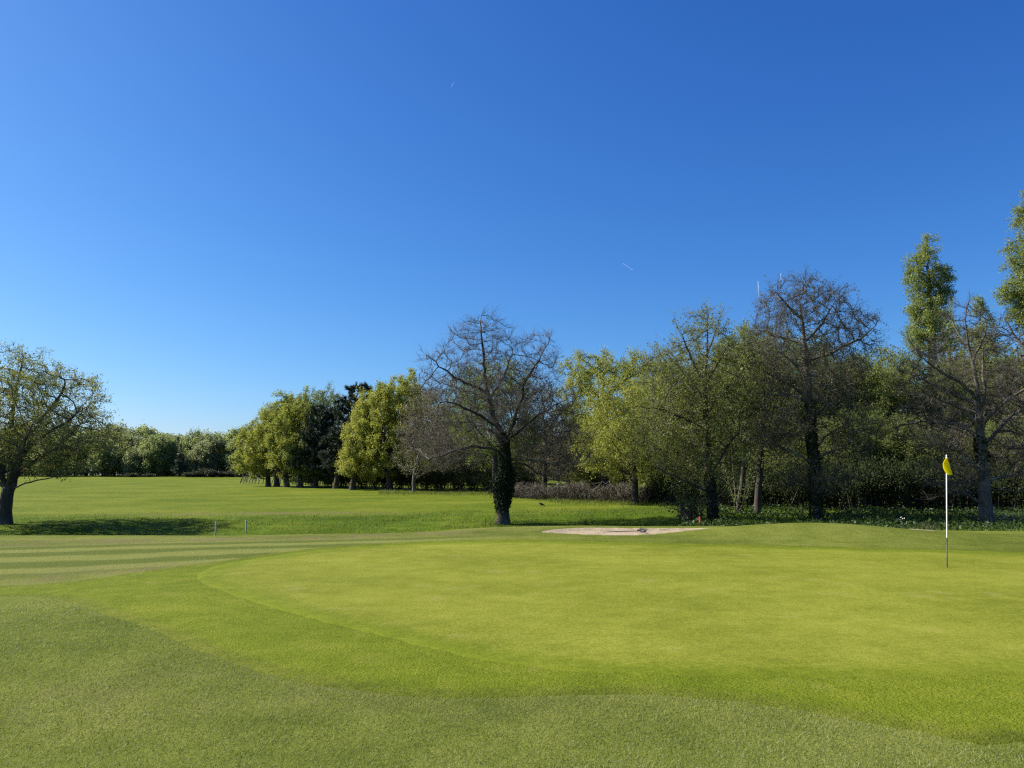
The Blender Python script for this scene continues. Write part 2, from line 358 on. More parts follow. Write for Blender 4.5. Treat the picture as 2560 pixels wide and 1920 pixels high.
M['bramble'] = leaf_mat('bramble_stem', (.045, .036, .024), (.085, .069, .047), (.15, .128, .092), .05)
M['white_paint'] = simple_mat('white_paint', (.8, .8, .8), .35, .5)
M['black_paint'] = simple_mat('black_paint', (.015, .015, .017), .4, .4)
M['yellow_cloth'] = leaf_mat('yellow_cloth', (.90, .82, .006), (.90, .82, .008), (.90, .82, .01), .6, .7, .2)
M['red_paint'] = simple_mat('red_paint', (.62, .07, .04), .5, .4, nscale=12, namp=.15)
M['pale_wood'] = simple_mat('pale_wood', (.50, .43, .26), .85, .2, nscale=14, namp=.25)
M['fence_wood'] = simple_mat('fence_wood', (.09, .085, .075), .9, .2, nscale=5, namp=.35)
M['wire'] = simple_mat('wire', (.2, .2, .2), .5, .5, metal=.6)
M['metal_grey'] = simple_mat('metal_grey', (.55, .56, .58), .5, .5)
M['crow'] = simple_mat('crow_black', (.012, .012, .014), .5, .4)
M['flower'] = leaf_mat('white_petal', (.7, .7, .66), (.75, .75, .7), (.8, .8, .75), .2)

# ------------------------------------------------------------------ ground sheet
def ground():
    r = np.concatenate([[0.3], np.geomspace(.8, 18, 76), np.arange(18.2, 46.1, .24), np.geomspace(46.8, 240, 72), np.geomspace(260, 1150, 10)])
    a = np.radians(np.concatenate([np.arange(-48, 48.01, .38), np.arange(54, 310, 4.)]))
    RR, AA = np.meshgrid(r, a, indexing='ij'); X, Y = RR * np.sin(AA), RR * np.cos(AA)
    Z = H(X, Y); n, k = X.shape
    v = np.stack([X, Y, Z], -1).reshape(-1, 3)
    i, j = np.meshgrid(np.arange(n - 1), np.arange(k), indexing='ij'); j2 = (j + 1) % k
    q = np.stack([i * k + j, (i + 1) * k + j, (i + 1) * k + j2, i * k + j2], -1).reshape(-1, 4)[:, ::-1]
    v = np.concatenate([v, [[0, 0, 0]]]); c = len(v) - 1
    t = np.array([(c, (b + 1) % k, b) for b in range(k)])
    me = mesh_np('ground', v, t, q, (M['ground'],))
    X, Y = v[:, 0], v[:, 1]; tt = X / np.maximum(Y, 3); px = 1280 + FPX * tt
    edge = np.interp(px, [0, 500, 1000, 1260, 1500, 1780, 2040, 2560], [26, 26, 26.2, 27, 27.2, 27.5, 26.5, 25.5]) + .35 * lumps(X, Y)
    bank = np.interp(px, [0, 400, 700, 1000, 1260, 1500, 1780], [41.2, 41.5, 41.8, 42.5, 43.5, 44, 60]) + 1.3 * lumps(X * .6, Y * .6) + .8 * undul(X * 2, Y * 2)
    lng = smooth(-.15, .25, Y - edge) * (1 - smooth(-3.2, 2.2, Y - bank))
    lng = np.maximum(lng, smooth(1620, 1760, px) * smooth(-.15, .25, Y - edge))
    fld = smooth(-2, 1, Y - bank) * (1 - smooth(1700, 1800, px))
    # striped fairway: left of and behind the green
    c = -math.sin(R(19)) * X + math.cos(R(19)) * Y
    fw = smooth(16.6, 16.9, c) * (1 - smooth(22.0, 22.4, c)) * (1 - smooth(-3.5, 1.5, X)) * (Y > 0)
    dry = np.exp(-((c - 23.6) / 1.2) ** 2) * smooth(-2, -6, -X * 0 - 6) * (1 - smooth(-3, 3, X)) * .9
    dry = np.maximum(dry, .9 * np.exp(-((c - 16.3) / .7) ** 2) * smooth(-11, -7, X) * (1 - smooth(-5.5, -3.5, X)))
    dry = np.maximum(dry, 1.0 * np.exp(-((Y - bank - .9) / .8) ** 2) * smooth(200, 420, px) * (1 - smooth(900, 1100, px)))
    dry = np.maximum(dry, .35 * np.exp(-((Y - 6.6 - .02 * X) / .8) ** 2) * (np.abs(X) < 4))
    dry = np.where(lng > .6, 0, dry)
    ca = me.color_attributes.new('zone', 'FLOAT_COLOR', 'POINT')
    ca.data.foreach_set('color', np.stack([lng, fw, dry, fld], -1).astype(np.float32).ravel())
    tag(link('ground', me), kind='structure')
ground()

def inside(poly, X, Y):
    r = np.zeros(len(X), bool); x0, y0 = poly[:, 0], poly[:, 1]; x1, y1 = np.roll(x0, -1), np.roll(y0, -1)
    for a, b, c, d in zip(x0, y0, x1, y1):
        if b == d: continue
        r ^= ((b > Y) != (d > Y)) & (X < (c - a) * (Y - b) / (d - b) + a)
    return r

def catmull(pts, n):
    pts = np.asarray(pts, float); m = len(pts); o = []
    for i in range(m):
        p0, p1, p2, p3 = pts[i - 1], pts[i], pts[(i + 1) % m], pts[(i + 2) % m]
        for t in np.linspace(0, 1, n, endpoint=False):
            o.append(.5 * ((2 * p1) + (-p0 + p2) * t + (2 * p0 - 5 * p1 + 4 * p2 - p3) * t * t + (-p0 + 3 * p1 - 3 * p2 + p3) * t ** 3))
    return np.array(o)
def sheet(name, outline, mat, lift, step=.3, jit=.0, seed=0, edge=.05, rim=.6):
    from mathutils.geometry import delaunay_2d_cdt
    rng = np.random.default_rng(seed); B = outline.copy()
    if jit:
        nrm = np.roll(B, -1, 0) - np.roll(B, 1, 0); nrm = np.stack([nrm[:, 1], -nrm[:, 0]], -1); nrm /= np.linalg.norm(nrm, axis=1)[:, None]
        j = rng.normal(0, jit, len(B)); j = (j + np.roll(j, 1) + np.roll(j, 2)) / 1.7
        B = B + nrm * j[:, None]
    nb = np.roll(B, -1, 0) - np.roll(B, 1, 0); nb = np.stack([nb[:, 1], -nb[:, 0]], -1); nb /= np.linalg.norm(nb, axis=1)[:, None] + 1e-9
    if np.sum(B[:, 0] * np.roll(B[:, 1], -1) - B[:, 1] * np.roll(B[:, 0], -1)) < 0: nb = -nb
    IN = B - nb * edge
    lo, hi = B.min(0), B.max(0); gx, gy = np.meshgrid(np.arange(lo[0], hi[0], step), np.arange(lo[1], hi[1], step)); G = np.stack([gx.ravel(), gy.ravel()], -1)
    G = G + rng.uniform(-.2, .2, G.shape) * step; G = G[inside(B, G[:, 0], G[:, 1])]
    d = np.min(((G[:, None, :] - B[None]) ** 2).sum(-1), 1); G = np.concatenate([IN, G[d > (.35 * step) ** 2]])
    k = len(B); pts = [Vector((float(x), float(y))) for x, y in np.concatenate([B, G])]
    vo, _, fo, *_ = delaunay_2d_cdt(pts, [], [list(range(k))], 1, 1e-5)
    V = np.array([(p[0], p[1]) for p in vo]); Z = H(V[:, 0], V[:, 1]) + lift; Z[:k] -= lift + .012
    F = np.array([f for f in fo if len(f) == 3]); a = V[F[:, 1]] - V[F[:, 0]]; c = V[F[:, 2]] - V[F[:, 0]]; flip = a[:, 0] * c[:, 1] - a[:, 1] * c[:, 0] < 0
    F[flip] = F[flip][:, ::-1]
    me = mesh_np(name, np.column_stack([V, Z]), F, None, (mat,))
    dd = np.concatenate([np.sqrt(np.min(((V[q:q + 2000, None, :] - B[None]) ** 2).sum(-1), 1)) for q in range(0, len(V), 2000)])
    at = me.attributes.new('rim', 'FLOAT', 'POINT'); at.data.foreach_set('value', np.clip(1 - dd / rim, 0, 1).astype(np.float32))
    return tag(link(name, me), kind='structure')
FRINGE_PX = [(-500, 1452), (-200, 1447), (0, 1443), (200, 1434), (420, 1410), (600, 1392), (800, 1369), (1050, 1353), (1300, 1349), (1600, 1356), (2000, 1366), (2560, 1379), (3300, 1410),
             (4200, 1500), (4000, 1640), (3200, 1790), (2560, 1850), (2250, 1818), (2000, 1775), (1700, 1742), (1500, 1737), (1250, 1742), (1000, 1733), (700, 1690), (500, 1625), (300, 1545), (130, 1484), (0, 1470), (-250, 1462)]
GREEN_PX = [(489, 1437), (510, 1420), (560, 1405), (680, 1389), (820, 1374), (1000, 1362), (1150, 1357), (1300, 1355), (1600, 1362), (2000, 1372), (2560, 1386), (3100, 1402), (3700, 1450), (3700, 1560), (3000, 1660), (2560, 1690), (2200, 1700),
            (1900, 1698), (1650, 1692), (1450, 1684), (1250, 1661), (1080, 1626), (900, 1580), (760, 1543), (640, 1508), (540, 1474), (500, 1455)]
FRINGE = catmull([flat(*p) for p in FRINGE_PX], 12)
GREEN = catmull([flat(*p) for p in GREEN_PX], 14)
sheet('fringe', FRINGE, M['fringe'], .006, step=.33, jit=.02, seed=1)
sheet('putting_green', GREEN, M['green'], .014, step=.33, jit=.012, seed=2, rim=1.1)
ang = np.linspace(0, 2 * math.pi, 160, endpoint=False)
def bunker_outline(s):
    X = 4.0 + 3.2 * s * np.cos(ang); Yc = 24.5 + .10 * (X - 4.0) + .2 * np.sin(X * 1.3)
    Y = Yc + (1.5 - .15 * np.cos(X * 1.1)) * s * np.sin(ang)
    return np.stack([X, Y], -1)
sheet('bunker_sand', bunker_outline(.97), M['sand'], .02, step=.16)
e2 = flat(2303, 1331)
sheet('sand_patch', np.stack([e2[0] + .38 * np.cos(ang), e2[1] + .35 * np.sin(ang) + .06 * np.sin(3 * ang)], -1), M['sand'], .015, step=.12)

# ------------------------------------------------------------------ grass blades (stuff)
def blades(name, X, Y, h, w, mat, seed, lean=.5, wind=(0, 0), tint=None, kink=True, label=None, cat='grass', zoff=0.):
    rng = np.random.default_rng(seed); n = len(X)
    Z = H(X, Y) - .004 + zoff; a = rng.uniform(0, 2 * math.pi, n)
    side = np.stack([np.cos(a), np.sin(a), np.zeros(n)], -1) * (w * rng.uniform(.6, 1.3, n))[:, None] / 2
    b = rng.uniform(0, 2 * math.pi, n); ln = np.abs(rng.normal(0, lean, n)) * h
    dirv = np.stack([np.cos(b) * ln + wind[0] * h, np.sin(b) * ln + wind[1] * h, h * rng.uniform(.75, 1.1, n)], -1)
    base = np.stack([X, Y, Z], -1)
    if kink:
        mid = base + dirv * np.array([.35, .35, .62])
        v = np.stack([base - side, base + side, mid + side * .8, mid - side * .8, base + dirv], 1).reshape(-1, 3)
        i = np.arange(n)[:, None] * 5
        q = i + np.array([0, 1, 2, 3]); t = i + np.array([3, 2, 4])
        T = rng.uniform(0, 1, n) if tint is None else tint
        me = mesh_np(name, v, t, q, (mat,), tint=np.concatenate([T, T]), smooth_=False)
    else:
        v = np.stack([base - side, base + side, base + dirv], 1).reshape(-1, 3)
        t = np.arange(n)[:, None] * 3 + np.array([0, 1, 2])
        T = rng.uniform(0, 1, n) if tint is None else tint
        me = mesh_np(name, v, t, None, (mat,), tint=T, smooth_=False)
    o = link(name, me); tag(o, label, cat, kind='stuff'); return o
def near_grass():
    rng = np.random.default_rng(11)
    n = 540000; r = 3.4 * np.exp(rng.uniform(0, 1, n) * math.log(13.5 / 3.4)); a = np.radians(rng.uniform(-43, 43, n))
    X, Y = r * np.sin(a), r * np.cos(a)
    jx, jy = rng.normal(0, .07, n) * rng.choice([.4, 1, 2.2], n), rng.normal(0, .07, n) * rng.choice([.4, 1, 2.2], n)
    inf = inside(FRINGE, X + jx, Y + jy); ing = inside(GREEN, X + jx * .5, Y + jy * .5)
    pat = lumps(X * .5, Y * .5) + undul(X * 3, Y * 3); pat2 = undul(X * 2.1 + 5, Y * 2.1) * 2
    tuft = lumps(X * 4.5, Y * 4.5)
    h = (.019 + .007 * rng.normal(0, 1, n).clip(-1.5, 2.2) + .006 * pat + .010 * tuft) * (.85 + .03 * r)
    long_ = rng.uniform(0, 1, n) < .012; h = np.where(long_, h + rng.uniform(.01, .03, n), h)
    pat3 = smooth(.25, .75, .5 + 1.2 * undul(X * 3.3 + 9, Y * 3.3 - 4)); dryp = np.exp(-((X + 2.6) / 1.3) ** 2 - ((Y - 4.6) / .8) ** 2) + .6 * np.exp(-((X - .2) / .7) ** 2 - ((Y - 4.7) / .25) ** 2) + .5 * np.exp(-((X + 1.9) / .9) ** 2 - ((Y - 6.3) / .5) ** 2); tint = np.clip(.22 * dryp + rng.beta(2, 2.8, n) * (.75 + .5 * pat3) + .30 * pat + .25 * pat2, 0, 1)
    for near, seed in ((True, 12), (False, 15)):
        k = ~inf & ((r < 4.9) == near)
        blades('rough_grass', X[k], Y[k], h[k].clip(.009), .0024 + .00036 * r[k], M['grass_rough'], seed, .85, (.22, .05), tint[k], kink=False, label='short rough grass with silvery blades in the nearest foreground' if near else 'short rough grass bordering the fringe of the green', cat='grass')
    k = inf & ~ing & (rng.uniform(0, 1, n) < .8)
    blades('fringe_grass', X[k], Y[k], (.011 + .004 * rng.normal(0, 1, n)).clip(.005)[k], .0024 + .00036 * r[k], M['grass_fringe'], 13, .8, (.15, 0), np.clip(rng.beta(2, 2.4, n) + .25 * pat, 0, 1)[k], kink=False, label='short bright green grass of the fringe round the green', cat='grass')
    k = ing & (r < 12) & (rng.uniform(0, 1, n) < .55)
    blades('green_grass', X[k], Y[k], (.006 + .002 * rng.normal(0, 1, n)).clip(.003)[k], .0024 + .0004 * r[k], M['grass_green'], 14, .9, (.15, 0), np.clip(rng.beta(2, 2, n) + .2 * pat, 0, 1)[k], kink=False, label='closely mown grass of the putting green', cat='grass', zoff=.012)
near_grass()
def bank_grass():
    rng = np.random.default_rng(21); n = 170000
    px = rng.uniform(-150, 2750, n); Y = rng.uniform(26, 46, n); X = (px - 1280) / FPX * Y
    edge = np.interp(px, [0, 500, 1000, 1260, 1500, 1780, 2040, 2560], [26, 26, 26.2, 27, 27.2, 27.5, 26.5, 25.5]) + .35 * lumps(X, Y)
    bank = np.interp(px, [0, 400, 700, 1000, 1260, 1500, 1780, 2600], [41.2, 41.5, 41.8, 42.5, 43.5, 44.5, 46, 46])
    pat = lumps(X, Y); dens = smooth(0, .3, Y - edge) * (1 - smooth(-3, 1.5, Y - bank)) * np.clip(.6 + 1.6 * pat, .12, 1)
    dens = dens * np.where(Y < 31, .5, 1)
    k = rng.uniform(0, 1, n) < dens
    h = (.075 + .03 * rng.normal(0, 1, n) + .13 * pat * smooth(44, 36, Y)).clip(.03) * np.where(px > 1150, 1.25, 1)
    blades('bank_grass', X[k], Y[k], h[k], .022 * rng.uniform(.7, 1.4, k.sum()), M['grass_long'], 22, .55, (.25, -.05), np.clip(rng.beta(2, 2.5, n) + .3 * pat, 0, 1)[k], kink=False, label='long tussocky grass on the ditch bank', cat='grass')
    # ragged grass at the edge of the field, below brambles and trees
    n = 26000; px = rng.uniform(950, 1800, n); Y = np.interp(px, [950, 1250, 1400, 1700, 1800], [72, 68, 55, 52, 46]) + rng.normal(0, 2.4, n); X = (px - 1280) / FPX * Y
    blades('field_edge_grass', X, Y, (.16 + .07 * rng.normal(0, 1, n)).clip(.05), .03, M['grass_long'], 23, .6, (.2, 0), np.clip(rng.beta(2.6, 2, n), 0, 1), kink=False, label='ragged long grass along the far edge of the field', cat='grass')
bank_grass()

# ------------------------------------------------------------------ trees
def colonize(rng, nodes, parents, attr, D, di, dk, maxit=90, trop=(0, 0, .1), jit=.18):
    nodes = [np.asarray(p, float) for p in nodes]; parents = list(parents)
    attr = np.asarray(attr); alive = np.ones(len(attr), bool)
    NP = np.array(nodes); d2 = np.full(len(attr), 1e9); near = np.zeros(len(attr), int)
    def upd(idx):
        pts = np.array([nodes[i] for i in idx])
        for s in range(0, len(pts), 256):
            dd = ((attr[:, None, :] - pts[None, s:s + 256]) ** 2).sum(-1); j = dd.argmin(1); m = dd[np.arange(len(attr)), j]
            b = m < d2; d2[b] = m[b]; near[b] = np.asarray(idx)[s + j[b]]
    upd(list(range(len(nodes)))); trop = np.asarray(trop)
    grown = {}
    for it in range(maxit):
        alive &= d2 > dk * dk
        act = alive & (d2 < di * di)
        if not act.any():
            if not alive.any(): break
            if it < 25: act = alive & (d2 <= d2[alive].min() * 1.3)
            else: break
        ai = np.where(act)[0]; ni = near[ai]
        NPn = np.array(nodes); v = attr[ai] - NPn[ni]; v /= np.linalg.norm(v, axis=1)[:, None] + 1e-9
        uniq, inv = np.unique(ni, return_inverse=True); S = np.zeros((len(uniq), 3)); np.add.at(S, inv, v)
        S /= np.linalg.norm(S, axis=1)[:, None] + 1e-9
        S = S + trop + rng.normal(0, jit, S.shape); S /= np.linalg.norm(S, axis=1)[:, None]
        new = []
        for u, s in zip(uniq, S):
            g = grown.get(u, 0)
            if g >= 3:
                alive[ai[ni == u]] = False; continue
            grown[u] = g + 1
            nodes.append(nodes[u] + s * D); parents.append(int(u)); new.append(len(nodes) - 1)
        if not new: continue
        upd(new)
    return np.array(nodes), np.array(parents)
def resample(pts, D, rng, jit):
    pts = np.asarray(pts, float); L = np.concatenate([[0], np.cumsum(np.linalg.norm(np.diff(pts, axis=0), axis=1))])
    n = max(2, int(L[-1] / D) + 1); s = np.linspace(0, L[-1], n)
    o = np.stack([np.interp(s, L, pts[:, i]) for i in range(3)], -1)
    if n > 5 and jit > .08:            # limbs kink where side shoots once grew
        k = rng.normal(0, 1, (n // 3 + 2, 3)) * D * jit * 1.6; ks = np.linspace(0, n - 1, len(k)); o = o + np.stack([np.interp(np.arange(n), ks, k[:, i]) for i in range(3)], -1) * np.linspace(0, 1, n)[:, None] ** .4
    if n > 3:   # round the corners
        o[1:-1] = .25 * o[:-2] + .5 * o[1:-1] + .25 * o[2:]
    o[1:] += rng.normal(0, jit, (n - 1, 3)) * D
    return o
def skeleton(seed, trunk, limbs, env, n_attr, D=.35, di=1.6, dk=.5, trop=(0, 0, .08), jit=.18, wob=.10, maxit=90, extra_trunks=()):
    rng = np.random.default_rng(seed)
    t = resample(trunk, D, rng, wob * .4); nodes = list(t); par = [-1] + list(range(len(t) - 1))
    for tr in extra_trunks:
        pts = resample(tr, D, rng, wob * .4); b = len(nodes); nodes += list(pts); par += [-1] + list(range(b, b + len(pts) - 1))
    for lm in limbs:
        pts = resample(lm, D, rng, wob); a = np.array(nodes); i = int(((a - pts[0]) ** 2).sum(1).argmin())
        for p in pts[1:]:
            nodes.append(p); par.append(i); i = len(nodes) - 1
    W = np.array([e[2] if len(e) > 2 else np.prod(e[1]) for e in env], float); W /= W.sum(); A = []
    for (c, r, *_), w in zip(env, W):
        k = max(4, int(n_attr * w)); d = rng.normal(0, 1, (k, 3)); d /= np.linalg.norm(d, axis=1)[:, None]
        A.append(np.asarray(c) + d * np.asarray(r) * (rng.uniform(0, 1, k) ** .42)[:, None])
    A = np.concatenate(A)
    zmin = max(.5, min(e[0][2] - e[1][2] for e in env)); A = A[A[:, 2] > zmin]
    return colonize(rng, nodes, par, A, D, di, dk, maxit, trop, jit), rng
def wood_arrays(nodes, par, R0, rt, flare=1.35, e=1.95):
    n = len(nodes); nch = np.zeros(n, int)
    for i in range(n):
        if par[i] >= 0: nch[par[i]] += 1
    nterm = max(2, int((nch == 0).sum())); rt = max(.0045, R0 / nterm ** (1 / e))
    acc = np.zeros(n)
    for i in range(n - 1, -1, -1):
        if acc[i] == 0: acc[i] = 1
        if par[i] >= 0: acc[par[i]] += acc[i]
    r = rt * acc ** (1 / e)
    r *= np.where(r > .5 * r.max(), R0 / r.max(), 1)
    main = np.full(n, -1)
    for i in range(n):
        p = par[i]
        if p >= 0 and (main[p] < 0 or r[i] > r[main[p]]): main[p] = i
    # parallel-transported frames
    fw = np.zeros((n, 3)); U = np.zeros((n, 3))
    for i in range(n):
        p = par[i]; a = nodes[i] - nodes[p] if p >= 0 else np.array([0, 0, 1.])
        a = a / (np.linalg.norm(a) + 1e-9); d = a
        if main[i] >= 0:
            b = nodes[main[i]] - nodes[i]; b = b / (np.linalg.norm(b) + 1e-9); d = a + b; ln = np.linalg.norm(d); d = d / ln if ln > .2 else a
        u = U[p] if p >= 0 else np.array([1., 0, 0]); u = u - d * (u @ d); ln = np.linalg.norm(u)
        if ln < .1:
            u = np.cross(d, [.3, .8, .5]); ln = np.linalg.norm(u)
        fw[i] = d; U[i] = u / ln
    z0 = nodes[0][2]; zz = nodes[:, 2] - z0
    r = np.where((par < 0) | (r > .45 * r.max()), r * (1 + (flare - 1) * np.exp(-zz / .35)), r)
    return r, main, fw, U, rt
def frusta(A, B, ra, rb, ua, wa, ub, wb, k):
    a = np.arange(k) * 2 * math.pi / k; c, s = np.cos(a)[None, :, None], np.sin(a)[None, :, None]
    va = A[:, None] + ra[:, None, None] * (ua[:, None] * c + wa[:, None] * s); vb = B[:, None] + rb[:, None, None] * (ub[:, None] * c + wb[:, None] * s)
    v = np.concatenate([va, vb], 1).reshape(-1, 3); n = len(A); b = np.arange(n)[:, None, None] * 2 * k; j = np.arange(k); j2 = (j + 1) % k
    q = (b + np.stack([j, j2, k + j2, k + j], -1)[None]).reshape(-1, 4)
    return v, q
def perp(d):
    ref = np.where(np.abs(d[:, 2:3]) < .8, np.array([[0, 0, 1.]]), np.array([[1., 0, 0]]))
    u = np.cross(d, ref); u /= np.linalg.norm(u, axis=1)[:, None] + 1e-9
    return u, np.cross(d, u)
def unit(v): return v / (np.linalg.norm(v, axis=-1, keepdims=True) + 1e-9)
def rand_unit(rng, n): return unit(rng.normal(0, 1, (n, 3)))
class Geo:
    def __init__(s): s.v = []; s.q = []; s.m = []; s.t = []; s.n = 0; s.tr = []; s.tm = []; s.tt = []
    def add(s, v, q, mat, tint):
        s.v.append(v)
        if q.shape[1] == 3: s.tr.append(q + s.n); s.tm.append(np.full(len(q), mat)); s.tt.append(tint)
        else: s.q.append(q + s.n); s.m.append(np.full(len(q), mat)); s.t.append(tint)
        s.n += len(v)
    def cones(s, A, B, r):            # slim three-sided spikes, material 0
        d = unit(B - A); u, w = perp(d); n = len(A); a = np.arange(3) * 2 * math.pi / 3
        base = A[:, None] + r[:, None, None] * (u[:, None] * np.cos(a)[None, :, None] + w[:, None] * np.sin(a)[None, :, None])
        v = np.concatenate([base, B[:, None]], 1).reshape(-1, 3)
        s.add(v, ((np.arange(n) * 4)[:, None, None] + np.array([(0, 1, 3), (1, 2, 3), (2, 0, 3)])[None]).reshape(-1, 3), 0, np.zeros(n * 3))
    def mesh(s, name, mats):
        cat = lambda l: np.concatenate(l) if l else None
        return mesh_np(name, np.concatenate(s.v), cat(s.tr), cat(s.q), mats, tri_mat=cat(s.tm), quad_mat=cat(s.m), tint=np.concatenate(s.tt + s.t))
def twig_sprays(rng, pos, dirs, per, L, segs=3, spread=.5, droop=0.0, side=1, r0=.009):
    """returns segment arrays and tip / joint anchors"""
    n = len(pos) * per; p = np.repeat(pos, per, 0); d = np.repeat(dirs, per, 0)
    d = unit(d + rng.normal(0, spread, (n, 3)) + np.array([0, 0, .32])); Ls = L * rng.uniform(.5, 1.25, n)
    SA, SB, RA, RB, AN, AD, TY = [], [], [], [], [], [], []
    cur, rr = p, np.full(n, r0)
    for s in range(segs):
        nxt = cur + d * (Ls / segs)[:, None]; r2 = rr * .72
        SA.append(cur); SB.append(nxt); RA.append(rr); RB.append(r2); AN.append(nxt); AD.append(d); TY.append(np.full(n, s == segs - 1))
        if side and s < segs - 0:
            for _ in range(side):
                sd = unit(d + rand_unit(rng, n) * .75); sl = (Ls * rng.uniform(.25, .5, n))[:, None]
                st = cur + (nxt - cur) * rng.uniform(.3, 1, (n, 1)); SA.append(st); SB.append(st + sd * sl); RA.append(r2 * .75); RB.append(r2 * .5); AN.append(st + sd * sl * .9); AD.append(sd); TY.append(np.ones(n, bool))
        cur, rr = nxt, r2; d = unit(d + rng.normal(0, .2, (n, 3)) + np.array([0, 0, .07 - droop]))
    return [np.concatenate(x) for x in (SA, SB, RA, RB, AN, AD, TY)]
def leaf_quads(rng, an, ad, per, size, aspect=.62, spread=.10, up=.35, along=0.0, tri=False):
    n = len(an) * per; c = np.repeat(an, per, 0) + rng.normal(0, spread, (n, 3)); d = np.repeat(ad, per, 0)
    ax = unit(rand_unit(rng, n) + d * along); nr = unit(rand_unit(rng, n) + np.array([0, 0, up])); sd = unit(np.cross(ax, nr))
    s = (size * rng.uniform(.5, 1.0, n) * (1 + .6 * (rng.uniform(0, 1, n) < .2)) * 1.15)[:, None]
    if tri:                             # far leaves: one triangle each
        w = sd * s * aspect * .62
        return np.stack([c - ax * s * .45 - w, c - ax * s * .3 + w, c + ax * s * .6], 1).reshape(-1, 3), np.arange(n)[:, None] * 3 + np.arange(3)
    b, t = c - ax * s * .5, c + ax * s * .5; w = sd * s * aspect * .5; fold = np.cross(sd, ax) * s * .10
    v = np.stack([b, c + w + fold, t, c - w + fold], 1).reshape(-1, 3); q = np.arange(n)[:, None] * 4 + np.arange(4)
    return v, q
def ivy_quads(rng, nodes, sel, r, n, thick, size, zc=0, zs=0):
    g = np.exp(-((nodes[sel, 2] - zc) / zs) ** 2) * .85 + .15 if zs else np.ones(len(sel))      # a skirt of ivy thickest at zc
    i = rng.choice(sel, n, p=(g + .12) / (g + .12).sum()); thick = thick * (np.exp(-((nodes[i, 2] - zc) / zs) ** 2) * .85 + .15 if zs else 1.0); j = rng.uniform(-.5, .5, (n, 1)); a = rng.uniform(0, 2 * math.pi, n)
    out = np.stack([np.cos(a), np.sin(a), rng.uniform(-.3, .5, n)], -1); th = r[i] + thick * rng.uniform(.05, 1, n) * np.clip(.62 + .45 * np.sin(nodes[i][:, 2] * 2.3 + 2.2 * np.cos(a)) + .35 * np.sin(nodes[i][:, 2] * 5.7 + 3 * a), .08, 1.5)
    c = nodes[i] + out * th[:, None] + np.array([0, 0, .35]) * j
    ax = unit(out * .4 + np.array([0, 0, -1]) + rng.normal(0, .5, (n, 3))); sd = unit(np.cross(ax, out + rng.normal(0, .5, (n, 3)))); s = (size * rng.uniform(.6, 1.3, n))[:, None]
    v = np.stack([c - ax * s * .5, c + sd * s * .45, c + ax * s * .5, c - sd * s * .45], 1).reshape(-1, 3)
    return v, np.arange(n)[:, None] * 4 + np.arange(4)
def build_tree(name, label, cat, loc, sk, R0, rt=.010, bark='bark', twig='twig', leaf=None, group=None, split=.07, twig_per=0, twig_L=.7, twig_side=1, twig_r=.009, twig_spread=.5,
               leaf_per=0, leaf_size=.1, leaf_spread=.1, leaf_aspect=.62, leaf_up=.35, leaf_along=0., tip_r=.03, tip_k=2.3, droop=0., ivy=None, flare=1.35, tint_sd=.2, keep=1.0, kmin=3, pipe=1.95, leaf_tri=True):
    (nodes, par), rng = sk
    r, main, fw, U, rt_ = wood_arrays(nodes, par, R0, rt, flare, pipe)
    root = empty(name, loc, label, cat, group); W = np.cross(fw, U)
    ch = np.where(par >= 0)[0]; p = par[ch]; ism = main[p] == ch
    ra = np.where(ism, r[p], np.minimum(r[p] * .9, r[ch] * 1.18))
    ua = np.where(ism[:, None], U[p], U[ch]); wa = np.where(ism[:, None], W[p], W[ch])
    thick = ra > split; tr, cr = Geo(), Geo()
    for sel, k, geo in ((thick & (ra > .13), 10, tr), (thick & (ra <= .13), 6, tr), (~thick & (ra > .022), 5 if kmin > 3 else 4, cr), (~thick & (ra <= .022), 3, cr)):
        if sel.any():
            c, q = ch[sel], p[sel]; v, f = frusta(nodes[q], nodes[c], ra[sel], r[c], ua[sel], wa[sel], U[c], W[c], k)
            geo.add(v, f, 0, np.zeros(len(f)))
    tips = np.where((r < tip_k * rt_) & (par >= 0))[0]; twig_r = min(twig_r, rt_ * 1.1)
    if keep < 1: tips = tips[rng.uniform(0, 1, len(tips)) < keep]
    an, ad = nodes[tips], fw[tips]
    if twig_per:
        SA, SB, RA, RB, an, ad, ty = twig_sprays(rng, nodes[tips], fw[tips], twig_per, twig_L, spread=twig_spread, side=twig_side, r0=twig_r, droop=droop)
        ty = ty.astype(bool); cr.cones(SA[ty], SB[ty], RA[ty])
        SA, SB, RA, RB = SA[~ty], SB[~ty], RA[~ty], RB[~ty]
        d = unit(SB - SA); u, w = perp(d); v, f = frusta(SA, SB, RA, RB, u, w, u, w, 3); cr.add(v, f, 0, np.zeros(len(f)))
    if leaf and leaf_per:
        v, f = leaf_quads(rng, an, ad, leaf_per, leaf_size, leaf_aspect, leaf_spread, leaf_up, leaf_along, leaf_tri)
        base = np.repeat(rng.normal(.5, tint_sd * .6, len(an)), leaf_per)
        cr.add(v, f, 1, np.clip(base + rng.normal(0, tint_sd, len(f)), 0, 1))
    if tr.n: link('trunk', tr.mesh('trunk', (M[bark],)), root)
    if cr.n: link('crown', cr.mesh('crown', (M[twig], M[leaf]) if leaf else (M[twig],)), root)
    if ivy:
        z0, z1, n, th, size = ivy[:5]; zc, zs = ivy[5:] if len(ivy) > 5 else (0, 0); sel = np.where((nodes[:, 2] > z0) & (nodes[:, 2] < z1) & (r > .55 * np.interp(nodes[:, 2], nodes[:12, 2], r[:12])))[0]
        if len(sel):
            v, f = ivy_quads(rng, nodes, sel, r, n, th, size, zc, zs); link('ivy', mesh_np('ivy', v, None, f, (M['ivy'],), tint=rng.beta(1.6, 3, len(f))), root)
    return root
